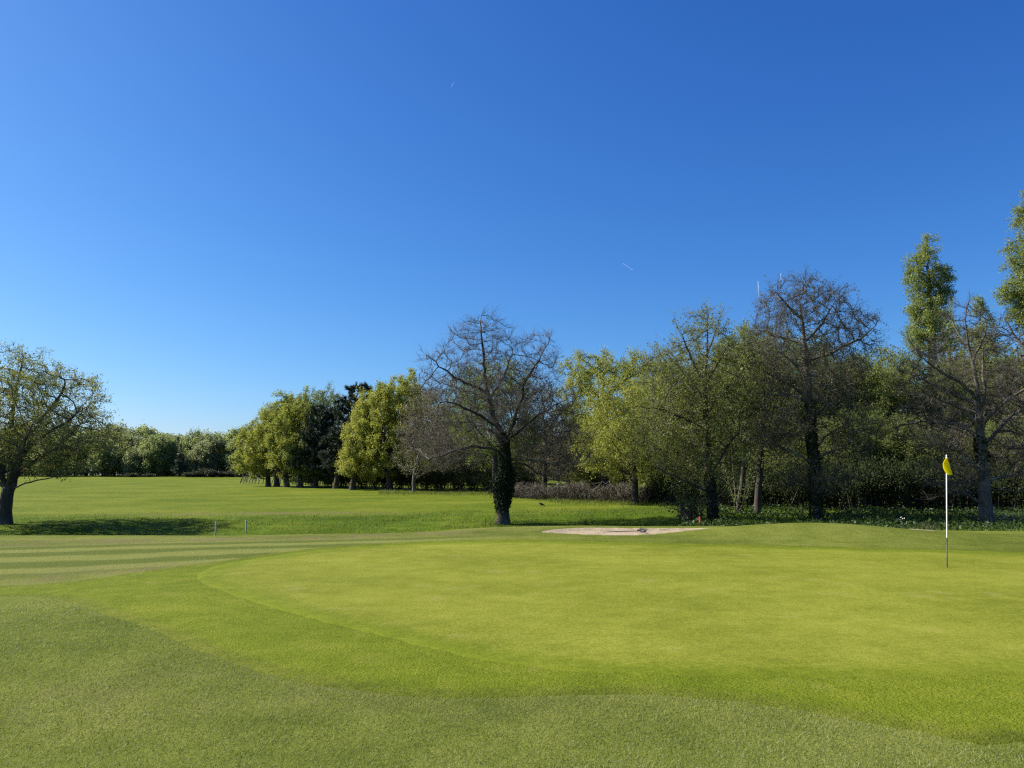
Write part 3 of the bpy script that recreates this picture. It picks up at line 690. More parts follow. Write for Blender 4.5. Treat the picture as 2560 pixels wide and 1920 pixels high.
def base_at(px, Y, dz=-.06):
    z = 0.
    X = (px - 1280) / FPX * Y
    for _ in range(3):
        z = float(H(X, Y)); X = (px - 1280) / FPX * (Y * CP + (z - EYE) * SP)
    return np.array([X, Y, z + dz])
def pxtools(px, Y):
    b = base_at(px, Y)
    def L(x, y, dy=0.): return P(x, y, Y + dy) - b
    def path(pts): 
        o = [L(*q) for q in pts]; return o
    def env(lst):
        return [(L(x, y, dy), np.array([rx * Y / FPX, rd, ry * Y / FPX])) for x, y, rx, ry, rd, dy in lst]
    def trunk(pts):
        o = path(pts); o[0] = np.array([0, 0, 0.]); return o
    return b, path, env, trunk

# --- the ivy-clad bare tree in the middle
b, path, env, trk = pxtools(1257, 37)
sk = skeleton(3, trk([(1257, 1312), (1258, 1260), (1261, 1200), (1263, 1150), (1262, 1105)]),
    [path(l) for l in (
        [(1262, 1105, 0), (1245, 1070, .2), (1230, 1030, .3), (1222, 985, .3), (1215, 940, .2), (1207, 890, 0), (1203, 840, -.2), (1199, 790, -.3)],
        [(1222, 985, .3), (1190, 968, -.3), (1150, 950, -.6), (1110, 925, -1), (1075, 900, -1.3), (1058, 880, -1.4)],
        [(1228, 1015, .3), (1195, 985, .9), (1150, 970, 1.4), (1100, 960, 1.8)],
        [(1262, 1105, 0), (1285, 1060, -.3), (1295, 1020, -.5), (1310, 990, -.6), (1308, 960, -.6), (1330, 925, -.8), (1355, 880, -1), (1380, 832, -1.2)],
        [(1270, 1098, 0), (1300, 1075, .5), (1340, 1040, 1), (1390, 1010, 1.5), (1430, 985, 2)],
        [(1263, 1150, 0), (1310, 1148, -.6), (1360, 1155, -1.2), (1400, 1168, -1.7), (1450, 1152, -2), (1500, 1155, -2.4)],
        [(1265, 1155, 0), (1310, 1160, .5), (1345, 1185, 1), (1380, 1203, 1.3), (1430, 1206, 1.5)],
        [(1255, 1128, 0), (1200, 1118, -.5), (1150, 1125, -1.2), (1100, 1135, -1.8), (1060, 1150, -2.2)],
        [(1252, 1095, 0), (1200, 1060, .7), (1140, 1050, 1.5), (1080, 1060, 2.2)],
        [(1245, 1070, .2), (1190, 1030, -1), (1140, 1010, -1.6), (1090, 1000, -2)],
        [(1222, 995, .3), (1255, 950, .8), (1275, 900, 1.2), (1290, 860, 1.3)],
        [(1290, 1045, -.4), (1340, 1070, -1), (1400, 1090, -2), (1450, 1095, -2.6)],
        [(1256, 1120, 0), (1230, 1100, 1), (1220, 1080, 2.4), (1210, 1050, 3.2)],
        [(1262, 1110, 0), (1280, 1090, -1), (1275, 1060, -2.4), (1290, 1020, -3)])],
    env([(1200, 885, 105, 100, 2.1, 0), (1215, 825, 60, 50, 1.2, 0), (1120, 960, 90, 90, 2.2, 0), (1120, 1100, 110, 75, 2.8, 0), (1240, 1000, 150, 120, 3.2, 0), (1340, 910, 70, 90, 2.1, 0), (1370, 1020, 90, 80, 2.6, 0), (1390, 1120, 110, 75, 2.8, 0)]),
    3100, D=.25, di=1.9, dk=.29, trop=(0, 0, .12), jit=.16, wob=.12)
t = build_tree('bare_tree', 'large leafless spreading tree with ivy clad trunk standing alone by the ditch', 'tree', b, sk, .26, rt=.0075, pipe=1.95, bark='bark_dark', split=.055, tip_k=2.8, twig_per=4, twig_L=.56, twig_side=2, twig_r=.0062,
    ivy=(.75, 4.3, 7000, .40, .095, 1.75, .75), flare=1.5)

# --- leafing alder left of the stems
b, path, env, trk = pxtools(1783, 36)
sk = skeleton(7, trk([(1783, 1298), (1780, 1240), (1773, 1180), (1768, 1120), (1766, 1060), (1763, 1000), (1763, 950), (1767, 900), (1769, 850), (1768, 800)]),
    [path(l) for l in (
        [(1780, 1232, 0), (1736, 1214, -.5), (1691, 1192, -1), (1640, 1170, -1.5)],
        [(1770, 1130, 0), (1725, 1104, .4), (1680, 1088, .9), (1630, 1070, 1.3)],
        [(1766, 1077, 0), (1721, 1051, -.6), (1662, 1025, -1.2), (1590, 1015, -1.8)],
        [(1763, 1000, 0), (1718, 939, .5), (1670, 890, .9)],
        [(1763, 960, 0), (1730, 900, -.6), (1710, 850, -.9), (1690, 810, -1)],
        [(1777, 1190, 0), (1796, 1152, -.3), (1822, 1111, -.7), (1845, 1080, -1)],
        [(1781, 1255, 0), (1811, 1230, -.6), (1841, 1190, -1.2), (1860, 1152, -1.6)],
        [(1766, 1040, 0), (1790, 1000, .5), (1822, 960, 1), (1850, 920, 1.3)],
        [(1764, 960, 0), (1800, 900, -.5), (1825, 850, -.8)],
        [(1772, 1170, 0), (1740, 1140, 1.2), (1700, 1120, 2)],
        [(1767, 890, 0), (1785, 840, .4), (1800, 790, .6)])],
    env([(1768, 840, 62, 70, 1.7, 0), (1690, 950, 95, 100, 2.4, 0), (1830, 960, 75, 100, 2.3, 0), (1680, 1090, 110, 85, 2.5, 0), (1830, 1110, 60, 80, 2, 0), (1765, 1010, 90, 130, 2.6, 0), (1720, 1180, 80, 45, 2, 0)]),
    1900, D=.28, di=1.9, dk=.34, trop=(0, 0, .2), jit=.12, wob=.07)
build_tree('alder_tree', 'tall sparse alder with slender dark trunk just coming into leaf beside the red post', 'tree', b, sk, .21, rt=.008, pipe=2.2, bark='bark_dark', twig='twig_alder', split=.045, tip_r=.022, twig_per=2, twig_L=.6, twig_r=.008, leaf='leaf_alder', leaf_per=4, leaf_size=.062, leaf_spread=.06,
    ivy=(.1, 2.0, 500, .10, .12))

# --- tall alder with ivy
b, path, env, trk = pxtools(2041, 35)
sk = skeleton(8, trk([(2043, 1304), (2041, 1240), (2038, 1180), (2030, 1120), (2028, 1060), (2022, 1000), (2018, 950), (2013, 900), (2010, 850), (2005, 800), (1998, 750)]),
    [path(l) for l in (
        [(2021, 1004, 0), (1971, 986, -.4), (1931, 988, -.8), (1890, 980, -1.2)],
        [(2021, 992, 0), (1959, 954, .5), (1895, 918, 1)],
        [(2027, 1012, 0), (2055, 990, -.3), (2094, 974, -.7), (2158, 950, -1.2)],
        [(2029, 1045, 0), (2078, 1010, .6), (2130, 995, 1.3)],
        [(2036, 1160, 0), (1983, 1129, -.6), (1940, 1112, -1.2), (1880, 1101, -1.8)],
        [(2038, 1152, 0), (2078, 1125, -.5), (2115, 1120, -.9)],
        [(2011, 862, 0), (1967, 847, .4), (1903, 827, .9)],
        [(2011, 857, 0), (2055, 811, .5), (2086, 755, .9)],
        [(2014, 905, 0), (2078, 883, -.5), (2145, 850, -1), (2190, 815, -1.3)],
        [(2040, 1210, 0), (2102, 1193, -.7), (2158, 1197, -1.4)],
        [(2028, 1060, 0), (1959, 1022, 1), (1888, 1006, 1.6)],
        [(2033, 1130, 0), (2060, 1095, 1.2), (2110, 1060, 2)],
        [(2005, 800, 0), (1965, 760, -.5), (1940, 730, -.7)],
        [(2018, 945, 0), (1985, 910, -1), (1950, 880, -1.6)])],
    env([(1985, 757, 84, 66, 2.0, 0), (1945, 800, 70, 66, 2.0, 0), (2062, 782, 78, 72, 2.0, 0), (2125, 845, 78, 70, 2.1, 0), (1922, 880, 70, 80, 2.2, 0), (2030, 940, 130, 100, 2.8, 0), (1945, 1070, 85, 70, 2.3, 0), (2110, 1080, 85, 80, 2.3, 0), (2040, 1200, 95, 40, 2.2, 0)]),
    2300, D=.27, di=1.9, dk=.33, trop=(0, 0, .12), jit=.13, wob=.075)
build_tree('alder_tree', 'tallest dark alder with ivy up its trunk and pale outstretched limbs', 'tree', b, sk, .23, rt=.008, pipe=2.1, bark='bark', twig='twig_alder', split=.045, tip_k=2.4, twig_per=3, twig_L=.5, twig_side=2, twig_r=.0075, leaf='leaf_alderbud', leaf_per=2, leaf_size=.042, leaf_spread=.04, tint_sd=.15,
    ivy=(.05, 5.4, 2600, .11, .11))

# --- bare tree behind the flag
b, path, env, trk = pxtools(2466, 33.5)
sk = skeleton(9, trk([(2466, 1312), (2463, 1260), (2460, 1200), (2455, 1140), (2450, 1090), (2447, 1050), (2443, 966), (2436, 923), (2421, 865), (2412, 790), (2424, 742)]),
    [path(l) for l in (
        [(2443, 1000, 0), (2400, 955, -.5), (2350, 930, -.9), (2300, 890, -1.4), (2264, 842, -1.7)],
        [(2445, 1012, 0), (2390, 985, .6), (2330, 960, 1.2), (2262, 930, 1.8)],
        [(2448, 1060, 0), (2400, 1020, -.8), (2330, 990, -1.5), (2250, 985, -2.2)],
        [(2450, 1092, 0), (2390, 1060, .7), (2320, 1052, 1.3), (2250, 1062, 1.9)],
        [(2447, 1040, 0), (2463, 980, .2), (2456, 900, .4), (2452, 870, .5), (2480, 835, .8), (2500, 808, 1)],
        [(2450, 1085, 0), (2470, 1040, -.5), (2520, 1000, -1), (2580, 960, -1.7)],
        [(2456, 1118, 0), (2500, 1070, .6), (2540, 1030, 1.1), (2610, 1010, 1.8)],
        [(2461, 1215, 0), (2438, 1165, -.5), (2400, 1130, -1), (2350, 1113, -1.5), (2305, 1108, -2)],
        [(2462, 1240, 0), (2500, 1218, -.4), (2545, 1232, -.8)],
        [(2460, 1205, 0), (2520, 1190, .7), (2590, 1180, 1.4)],
        [(2463, 1265, 0), (2420, 1235, -.6), (2370, 1235, -1.1), (2320, 1250, -1.6)],
        [(2430, 900, 0), (2460, 850, -.6), (2470, 800, -.9)],
        [(2421, 865, 0), (2390, 830, .5), (2375, 790, .8)],
        [(2452, 1100, 0), (2450, 1060, 1.5), (2470, 1010, 2.4)])],
    env([(2415, 815, 62, 75, 1.7, 0), (2470, 870, 60, 70, 1.9, 0), (2330, 930, 80, 70, 2.3, 0), (2440, 980, 100, 90, 2.5, 0), (2560, 990, 80, 80, 2.3, 0), (2340, 1060, 100, 70, 2.5, 0), (2560, 1110, 90, 80, 2.4, 0), (2400, 1190, 100, 50, 2.2, 0)]),
    2300, D=.27, di=1.9, dk=.33, trop=(0, 0, .08), jit=.14, wob=.075)
build_tree('bare_tree', 'leafless tree with pale patchy trunk and long twisting limbs behind the yellow flag', 'tree', b, sk, .25, rt=.0075, pipe=2.1, bark='bark', twig='twig', split=.045, tip_k=2.5, twig_per=3, twig_L=.55, twig_side=2, twig_r=.0075, flare=1.6, ivy=(2.6, 3.6, 260, .12, .12))

# --- bare tree mostly beyond the right edge
b, path, env, trk = pxtools(2665, 39)
sk = skeleton(10, trk([(2665, 1290), (2662, 1180), (2655, 1080), (2650, 960), (2640, 860)]),
    [path(l) for l in ([(2655, 1080, 0), (2600, 1030, -.5), (2540, 1000, -1), (2500, 950, -1.4)], [(2650, 980, 0), (2590, 900, .5), (2540, 840, 1), (2515, 790, 1.3)], [(2660, 1150, 0), (2590, 1130, .8), (2530, 1110, 1.5)], [(2655, 1060, 0), (2720, 980, 0), (2770, 900, .5)])],
    env([(2590, 850, 90, 90, 2.4, 0), (2570, 1000, 90, 110, 2.8, 0), (2680, 900, 110, 120, 3, 0), (2600, 1130, 100, 80, 2.8, 0)]), 1000, D=.3, di=1.6, dk=.45, jit=.25)
build_tree('bare_tree', 'leafless tree at the right edge of the wood with branches entering the picture', 'tree', b, sk, .28, rt=.008, split=.05, tip_r=.024, twig_per=2, twig_L=.6)

# --- oak at the left edge
b, path, env, trk = pxtools(12, 37)
sk = skeleton(11, trk([(12, 1318), (13, 1270), (20, 1224)]),
    [path(l) for l in (
        [(20, 1224, 0), (70, 1207, -.4), (120, 1195, -.8), (175, 1188, -1.1), (225, 1176, -1.4)],
        [(20, 1224, 0), (40, 1180, .3), (65, 1120, .6), (100, 1060, .9), (140, 1005, 1.1), (165, 960, 1.2)],
        [(40, 1180, .3), (100, 1140, -.4), (160, 1115, -1), (220, 1100, -1.5), (268, 1088, -1.8)],
        [(18, 1222, 0), (2, 1180, -.3), (-20, 1120, -.7), (-40, 1050, -1), (-60, 960, -1.2)],
        [(22, 1215, 0), (22, 1130, .5), (30, 1040, .7), (48, 950, .8), (58, 890, .8)],
        [(15, 1218, 0), (-60, 1180, .3), (-140, 1150, .6), (-200, 1130, 1)],
        [(30, 1200, .1), (80, 1160, 1.5), (140, 1120, 2.6), (190, 1080, 3.2)],
        [(20, 1215, 0), (30, 1170, -1.6), (60, 1110, -2.8), (90, 1040, -3.4)],
        [(65, 1120, .6), (110, 1090, 0), (170, 1050, -.5), (225, 1010, -.9)])],
    env([(30, 960, 125, 90, 3.6, 0), (140, 1000, 95, 85, 3.6, .5), (190, 1090, 95, 75, 3.8, .5), (60, 1090, 150, 90, 4.4, 0), (-110, 1030, 130, 130, 3.5, 0), (130, 1160, 90, 35, 2.2, 0)]),
    2500, D=.28, di=1.8, dk=.35, trop=(0, 0, .10), jit=.16)
build_tree('oak_tree', 'spreading oak in small brownish young leaf at the left edge with a low branch', 'tree', b, sk, .27, rt=.008, pipe=2.1, bark='bark_dark', split=.05, twig_per=2, twig_L=.55, twig_r=.0075, leaf='leaf_oak', leaf_per=4, leaf_size=.06, leaf_spread=.06, leaf_aspect=.7, keep=.92, tint_sd=.28)

# --- small leafing tree on the edge of the brambles
def px_tree(name, label, px, Y, trunk, envl, seed, n, R0, leaf, per, size, limbs=(), group=None, bark='bark_dark', D=.36, dk=.55, trop=(0, 0, .1), **kw):
    b, path, env, trk = pxtools(px, Y)
    grow = kw.pop('grow', 1.14); dens = kw.pop('dens', 1.5); plume = kw.pop('plume', 0); pr = random.Random(seed)
    for _ in range(plume):
        e = pr.choice(envl[:3]); f = pr.uniform(-.8, .8); envl = envl + [(e[0] + e[2] * f, e[1] - e[3] * math.sqrt(1 - f * f) * 1.02 - 6, 9, pr.uniform(16, 30), .45, pr.uniform(-.5, .5) * e[4])]
    sk = skeleton(seed, trk(trunk), [path(l) for l in limbs], [(c, r * grow) for c, r in env(envl)], int(n * dens), D=D, di=2.2, dk=dk * .9, trop=trop)
    args = dict(rt=.012, split=.06, tip_r=.035, twig_per=2, twig_L=.6, twig_side=0, twig_r=.01, leaf_spread=.16); args.update(kw)
    return build_tree(name, label, 'tree', b, sk, R0, bark=bark, leaf=leaf, leaf_per=per, leaf_size=size, group=group, **args)
px_tree('young_tree', 'small yellow green tree with short dark trunk in front of the brown brambles', 1588, 50, [(1588, 1256), (1588, 1210), (1586, 1165)],
    [(1570, 1095, 120, 75, 2.9, 0), (1545, 1010, 85, 60, 2.3, 0), (1640, 1050, 70, 80, 2.2, 0), (1500, 1130, 70, 50, 2, 0), (1590, 1160, 120, 35, 2.4, 0)], 31, 620, .19, 'leaf_yellow', 15, .088, D=.36, dk=.48)
px_tree('oak_tree', 'old oak with twisting dark limbs and yellow young leaf above the brambles', 1512, 66, [(1515, 1245), (1513, 1120), (1510, 1010)],
    [(1470, 945, 70, 55, 2.4, 0), (1550, 925, 75, 45, 2.4, 0), (1440, 1010, 45, 60, 2, 0), (1590, 960, 50, 50, 2, 0), (1500, 1060, 90, 50, 2.5, 0)], 32, 520, .34, 'leaf_yellow', 15, .11, D=.42, dk=.6,
    limbs=[[(1510, 1010, 0), (1480, 975, 0), (1445, 950, .5)], [(1510, 1005, 0), (1545, 960, -.4), (1590, 935, -1)], [(1510, 1015, 0), (1505, 960, .5), (1500, 920, .8)]], ivy=(7.2, 10.0, 900, .3, .2))
# --- the row of trees along the field
ROW = 'trees in the row along the far field'
px_tree('broadleaf_tree', 'pale yellow green tree at the left end of the row beside the leaning fence', 671, 94, [(671, 1213), (670, 1188), (668, 1165)], [(652, 1128, 52, 60, 2.8, 0), (632, 1158, 42, 32, 2.2, 0), (680, 1080, 40, 45, 2.2, 0)], 41, 420, .3, 'leaf_yellow', 22, .135, group=ROW, plume=4, grow=1.2, D=.5, dk=.65)
px_tree('broadleaf_tree', 'yellow green tree with upright plume top, second trunk from the left in the row', 692, 92, [(692, 1214), (692, 1185), (694, 1160)], [(705, 1090, 55, 75, 2.8, 0), (690, 1050, 35, 35, 2, 0), (720, 1040, 36, 36, 2, 0)], 42, 420, .32, 'leaf_yellow', 22, .135, group=ROW, plume=4, grow=1.2, D=.5, dk=.65)
px_tree('broadleaf_tree', 'bushy green tree with forked trunk just left of the dark pines', 716, 89, [(716, 1217), (716, 1195), (714, 1175)], [(735, 1110, 55, 75, 2.8, 0), (750, 1050, 42, 45, 2.2, 0), (720, 1150, 50, 32, 2.2, 0)], 43, 430, .34, 'leaf_yellow', 22, .135, group=ROW, plume=4, grow=1.2, D=.5, dk=.65, limbs=[[(716, 1198, 0), (700, 1182, -.5), (690, 1170, -1)]])
px_tree('broadleaf_tree', 'grey green airy tree rising behind the pines', 815, 104, [(815, 1215), (815, 1120), (815, 1080)], [(805, 1035, 50, 40, 3, 0), (825, 1012, 36, 24, 2.2, 0), (790, 1020, 35, 35, 2.2, 0)], 44, 330, .3, 'leaf_dull', 10, .14, group=ROW, plume=4, grow=1.2, D=.5, dk=.7)
def pine(label, px, Y, trunk, envl, seed, n, R0):
    px_tree('pine_tree', label, px, Y, trunk, envl, seed, n, R0, 'needle', 22, .42, group='dark pines in the row', D=.45, dk=.6, trop=(0, 0, .05), leaf_aspect=.09, leaf_spread=.05, leaf_along=1.3, twig_per=3, twig_L=.5, twig_spread=.6, leaf_up=.1)
pine('dark pine with bare leaning trunk and tallest pointed top', 839, 84, [(837, 1229), (842, 1200), (850, 1150), (870, 1080), (885, 1020), (893, 985)], [(893, 985, 30, 30, 1.5, 0), (872, 1010, 24, 26, 1.3, 0), (880, 1040, 45, 42, 2.2, 0), (870, 1100, 52, 40, 2.4, 0), (855, 1150, 50, 35, 2.4, 0)], 45, 360, .3)
pine('dark bushy pine between the yellow tree and the tall pine', 789, 87, [(789, 1225), (790, 1180), (800, 1100), (812, 1040)], [(812, 1050, 38, 35, 2, 0), (805, 1100, 50, 42, 2.4, 0), (790, 1155, 48, 36, 2.4, 0)], 46, 360, .26)
px_tree('broadleaf_tree', 'dull olive tree with thick dark trunk tucked under the pines', 750, 88, [(750, 1221), (750, 1190), (752, 1165)], [(765, 1140, 45, 48, 2.4, 0), (790, 1180, 50, 25, 2.2, 0)], 47, 300, .34, 'leaf_dull', 16, .14, group=ROW, plume=4, grow=1.2, D=.5, dk=.65)
px_tree('broadleaf_tree', 'golden green tree with hanging skirt of leaves right of the pines', 881, 80, [(881, 1229), (884, 1190), (895, 1150)], [(915, 1110, 52, 80, 2.8, 0), (895, 1160, 42, 36, 2.2, 0), (935, 1040, 45, 50, 2.4, 0), (872, 1160, 20, 22, 1.4, 0)], 48, 480, .3, 'leaf_yellow', 24, .13, group=ROW, plume=4, grow=1.2, D=.48, dk=.6)
px_tree('broadleaf_tree', 'tall full golden green tree in the middle of the row', 974, 78, [(974, 1229), (974, 1190), (975, 1150)], [(985, 1070, 70, 90, 3, 0), (985, 1000, 50, 45, 2.5, 0), (1030, 1010, 50, 50, 2.5, 0), (970, 1165, 45, 28, 2, 0)], 49, 560, .3, 'leaf_yellow', 24, .13, group=ROW, plume=4, grow=1.2, D=.48, dk=.6)
px_tree('broadleaf_tree', 'grey brown barely leafing tree with thin forked trunk at the right end of the row', 1036, 73, [(1036, 1233), (1034, 1205), (1038, 1170)], [(1070, 1090, 75, 85, 3, 0), (1080, 1010, 60, 45, 2.6, 0), (1120, 1120, 75, 65, 2.8, 0), (1050, 1150, 60, 40, 2.4, 0)], 50, 700, .18, 'leaf_grey', 3, .10, group=ROW, D=.42, dk=.55, bark='bark', twig_side=1)
px_tree('broadleaf_tree', 'brownish tree in thin leaf directly behind the ivy clad tree', 1240, 66, [(1240, 1245), (1238, 1180), (1236, 1120)], [(1220, 1050, 90, 100, 3, 0), (1260, 960, 70, 60, 2.6, 0), (1180, 980, 55, 60, 2.4, 0), (1300, 1090, 70, 70, 2.6, 0)], 51, 620, .25, 'leaf_fresh', 7, .10, group=ROW, D=.45, dk=.6, twig_side=1)
px_tree('broadleaf_tree', 'greyish tree in thin leaf between the ivy clad tree and the yellow oak', 1360, 70, [(1360, 1243), (1362, 1180), (1362, 1120)], [(1365, 1090, 80, 75, 3, 0), (1340, 1010, 55, 50, 2.4, 0), (1400, 1150, 80, 45, 2.6, 0)], 52, 450, .25, 'leaf_grey', 3, .12, group=ROW, D=.45, dk=.6, twig_side=1)

# --- many-stemmed alder and single trunk in the shade
b, path, env, trk = pxtools(1848, 40)
sk = skeleton(61, trk([(1848, 1283), (1850, 1240), (1858, 1180), (1862, 1100), (1868, 1000)]), [path(l) for l in ([(1850, 1200, 0), (1880, 1120, .6), (1895, 1040, 1)],)],
    env([(1870, 960, 80, 90, 2.4, 0), (1840, 1060, 70, 80, 2.2, 0), (1900, 1070, 60, 80, 2.2, 0), (1860, 880, 60, 50, 2, 0)]), 620, D=.36, di=2.2, dk=.5,
    extra_trunks=[[L_ for L_ in path(l)] for l in ([(1840, 1283, 0), (1832, 1235, -.2), (1815, 1180, -.4), (1800, 1120, -.6)], [(1846, 1283, .2), (1838, 1230, .4), (1832, 1160, .8), (1830, 1080, 1)], [(1852, 1283, -.1), (1866, 1245, -.4), (1885, 1190, -.7), (1900, 1130, -1)], [(1850, 1283, .3), (1862, 1230, .8), (1875, 1150, 1.4)])])
build_tree('alder_tree', 'clump of dark leaning stems growing from one stool in the shade', 'tree', b, sk, .14, rt=.011, bark='bark_dark', split=.05, tip_r=.03, twig_per=2, twig_L=.6, twig_side=0, leaf='leaf_dull', leaf_per=8, leaf_size=.08, leaf_spread=.15)
px_tree('alder_tree', 'dark straight trunk standing right of the stem clump under the tall alder', 1895, 39, [(1893, 1288), (1894, 1240), (1900, 1180), (1905, 1080), (1908, 980)], [(1910, 1000, 70, 80, 2.2, 0), (1900, 900, 60, 60, 2, 0), (1930, 1110, 60, 70, 2.2, 0)], 62, 480, .17, 'leaf_dull', 8, .08)

# --- lombardy poplars
def poplar(label, px, Y, trunk, envl, seed, n, R0):
    return px_tree('poplar_tree', label, px, Y, trunk, envl, seed, n, R0, 'leaf_poplar', 20, .115, dens=1.3, grow=.92, plume=0, group='poplars rising above the wood', D=.55, dk=.62, trop=(0, 0, .55), bark='bark', leaf_spread=.2, leaf_aspect=.8)
poplar('slim poplar with pointed leafy top standing clear above the wood', 2330, 74, [(2338, 1260), (2335, 1050), (2332, 900), (2325, 750), (2318, 640)],
    [(2318, 630, 24, 48, 1.1, 0), (2305, 700, 36, 75, 1.6, 0), (2350, 720, 28, 60, 1.5, 0), (2318, 800, 45, 80, 1.9, 0), (2300, 850, 30, 60, 1.6, 0), (2340, 860, 22, 50, 1.3, 0)], 71, 900, .4)
poplar('tallest poplar cut off by the right edge of the picture', 2575, 70, [(2590, 1260), (2588, 1050), (2585, 900), (2582, 700), (2580, 520)],
    [(2570, 560, 30, 75, 1.5, 0), (2570, 660, 40, 80, 2, 0), (2590, 760, 70, 110, 2.6, 0), (2528, 745, 22, 35, 1.2, 0)], 72, 900, .45)
poplar('small poplar tip showing through the bare branches', 2448, 78, [(2452, 1260), (2452, 1000), (2450, 800)], [(2448, 780, 16, 42, .9, 0), (2466, 800, 12, 32, .8, 0), (2452, 860, 36, 60, 1.6, 0), (2452, 950, 40, 60, 1.8, 0)], 73, 420, .3)
poplar('dark poplar spire half hidden left of the bare tree', 2372, 80, [(2374, 1260), (2374, 1000), (2372, 840)], [(2376, 790, 12, 40, .8, 0), (2372, 850, 26, 50, 1.3, 0), (2372, 940, 32, 60, 1.6, 0)], 74, 330, .3)

# --- the shaded wood behind: generic trees, copied
def generic(name, label, cat, loc, h, w, seed, leaf, n=330, per=4, size=.2, low=.22, R0=.2, D=.55, dk=.7, group=None, bark='bark_dark', rz=0, **kw):
    env_ = [((0, 0, h * (.5 + low * .3)), np.array([w * .5, w * .5, h * (.5 - low * .42)])), ((w * .12, -w * .1, h * .76), np.array([w * .33, w * .33, h * .23])), ((-w * .2, w * .1, h * .42), np.array([w * .36, w * .36, h * .25]))]
    sk = skeleton(seed, [(0, 0, 0), (.05, 0, h * .2), (-.05, .05, h * .42)], [], env_, n, D=D, di=2.4, dk=dk, trop=(0, 0, .16))
    args = dict(rt=.013, split=.06, tip_r=.04, twig_per=2, twig_L=.7, twig_side=0, twig_r=.011, leaf_spread=.2); args.update(kw)
    o = build_tree(name, label, cat, loc, sk, R0, bark=bark, leaf=leaf, leaf_per=per, leaf_size=size, group=group, **args)
    o.rotation_euler = (0, 0, rz); return o
WOOD = 'trees of the shaded wood behind the alders'
WL = {0: 'dull green tree standing deep in the shaded wood on the right', 1: 'brownish tree in thin leaf standing in the shaded wood', 2: 'fresh green tree standing in the shaded wood on the right'}
protos = {}
rngp = random.Random(4)
# px, Y, top px, width m, variant
wood = [(1650, 60, 905, 6, 2), (1700, 66, 890, 6, 0), (1755, 58, 930, 6, 2), (1820, 64, 840, 6.5, 2), (1880, 60, 815, 6, 2), (1940, 66, 850, 6.5, 2), (1995, 58, 830, 6, 0), (2060, 64, 870, 7, 0), (2110, 60, 890, 6, 0),
        (2170, 57, 885, 6, 2), (2215, 64, 872, 6, 2), (2260, 58, 895, 6, 0), (2310, 64, 900, 6.5, 2), (2360, 57, 930, 6, 0), (2410, 62, 900, 6, 1), (2470, 58, 860, 6, 2), (2520, 64, 880, 6, 0), (2580, 57, 860, 7, 0), (2660, 60, 850, 7, 2), (2750, 58, 850, 7, 0), (2850, 58, 850, 7, 2), (2960, 60, 860, 7, 0),
        (1685, 52, 1060, 4.5, 2), (1800, 49, 1080, 4.5, 0), (1950, 48, 1060, 4.5, 0), (2090, 47, 1050, 4.5, 0), (2180, 48, 1020, 5, 0), (2270, 47, 1040, 5, 0), (2370, 48, 1060, 5, 1), (2530, 47, 1040, 5, 0), (2640, 47, 1020, 5, 0),
        (740, 135, 1110, 8, 0), (800, 138, 1095, 8, 2), (870, 132, 1080, 8, 0), (940, 136, 1090, 8, 2), (1010, 130, 1085, 8, 0), (1080, 126, 1075, 8, 2), (1150, 122, 1080, 8, 0), (1220, 118, 1070, 8, 2), (1290, 112, 1075, 8, 0), (1355, 108, 1085, 7.5, 2), (1420, 104, 1080, 7.5, 0), (1490, 100, 1075, 7.5, 2), (1560, 98, 1070, 7.5, 0), (1630, 96, 1050, 7.5, 2), (1700, 94, 1030, 7.5, 0),
        (1260, 80, 1110, 5.5, 2), (1480, 72, 1130, 5, 2), (1540, 70, 1120, 5, 0),
        (1420, 76, 1020, 6, 1), (1330, 78, 1060, 6, 1), (1620, 74, 960, 6, 2), (1150, 82, 1000, 7, 1), (1090, 88, 1010, 7, 2)]
for i, (px, Y, top, w, var) in enumerate(wood):
    b = base_at(px, Y); h = P(px, top, Y)[2] - b[2]
    key = (var, i % 2)
    spot = ('behind the left half of the tree row' if px < 960 else 'far behind the ivy clad tree' if px < 1300 else 'behind the bramble thicket' if px < 1600 else 'behind the sparse alder and the red post' if px < 1810 else
            'behind the dark stem clump' if px < 1930 else 'behind the tallest ivy clad alder' if px < 2120 else 'between the tallest alder and the slim poplar' if px < 2290 else 'below the slim poplar' if px < 2400 else 'behind the bare tree by the flag' if px < 2560 else 'beyond the right edge of the picture')
    lab = ('dull green woodland tree ', 'brownish thin leaved woodland tree ', 'fresh green woodland tree ')[var] + spot
    if key not in protos:
        protos[key] = (generic('woodland_tree', lab, 'tree', tuple(b), h, w, 100 + i, ('leaf_wood', 'leaf_grey', 'leaf_olive')[var], n=620, per=16 if var != 1 else 8, size=.12, low=.0, D=.5, dk=.58, group=WOOD), h, w)
    else:
        o, h0, w0 = protos[key]; s = h / h0; sw = w / w0
        copy_tree(o, tuple(b), rngp.uniform(0, 6.28), (sw, sw, s), lab)

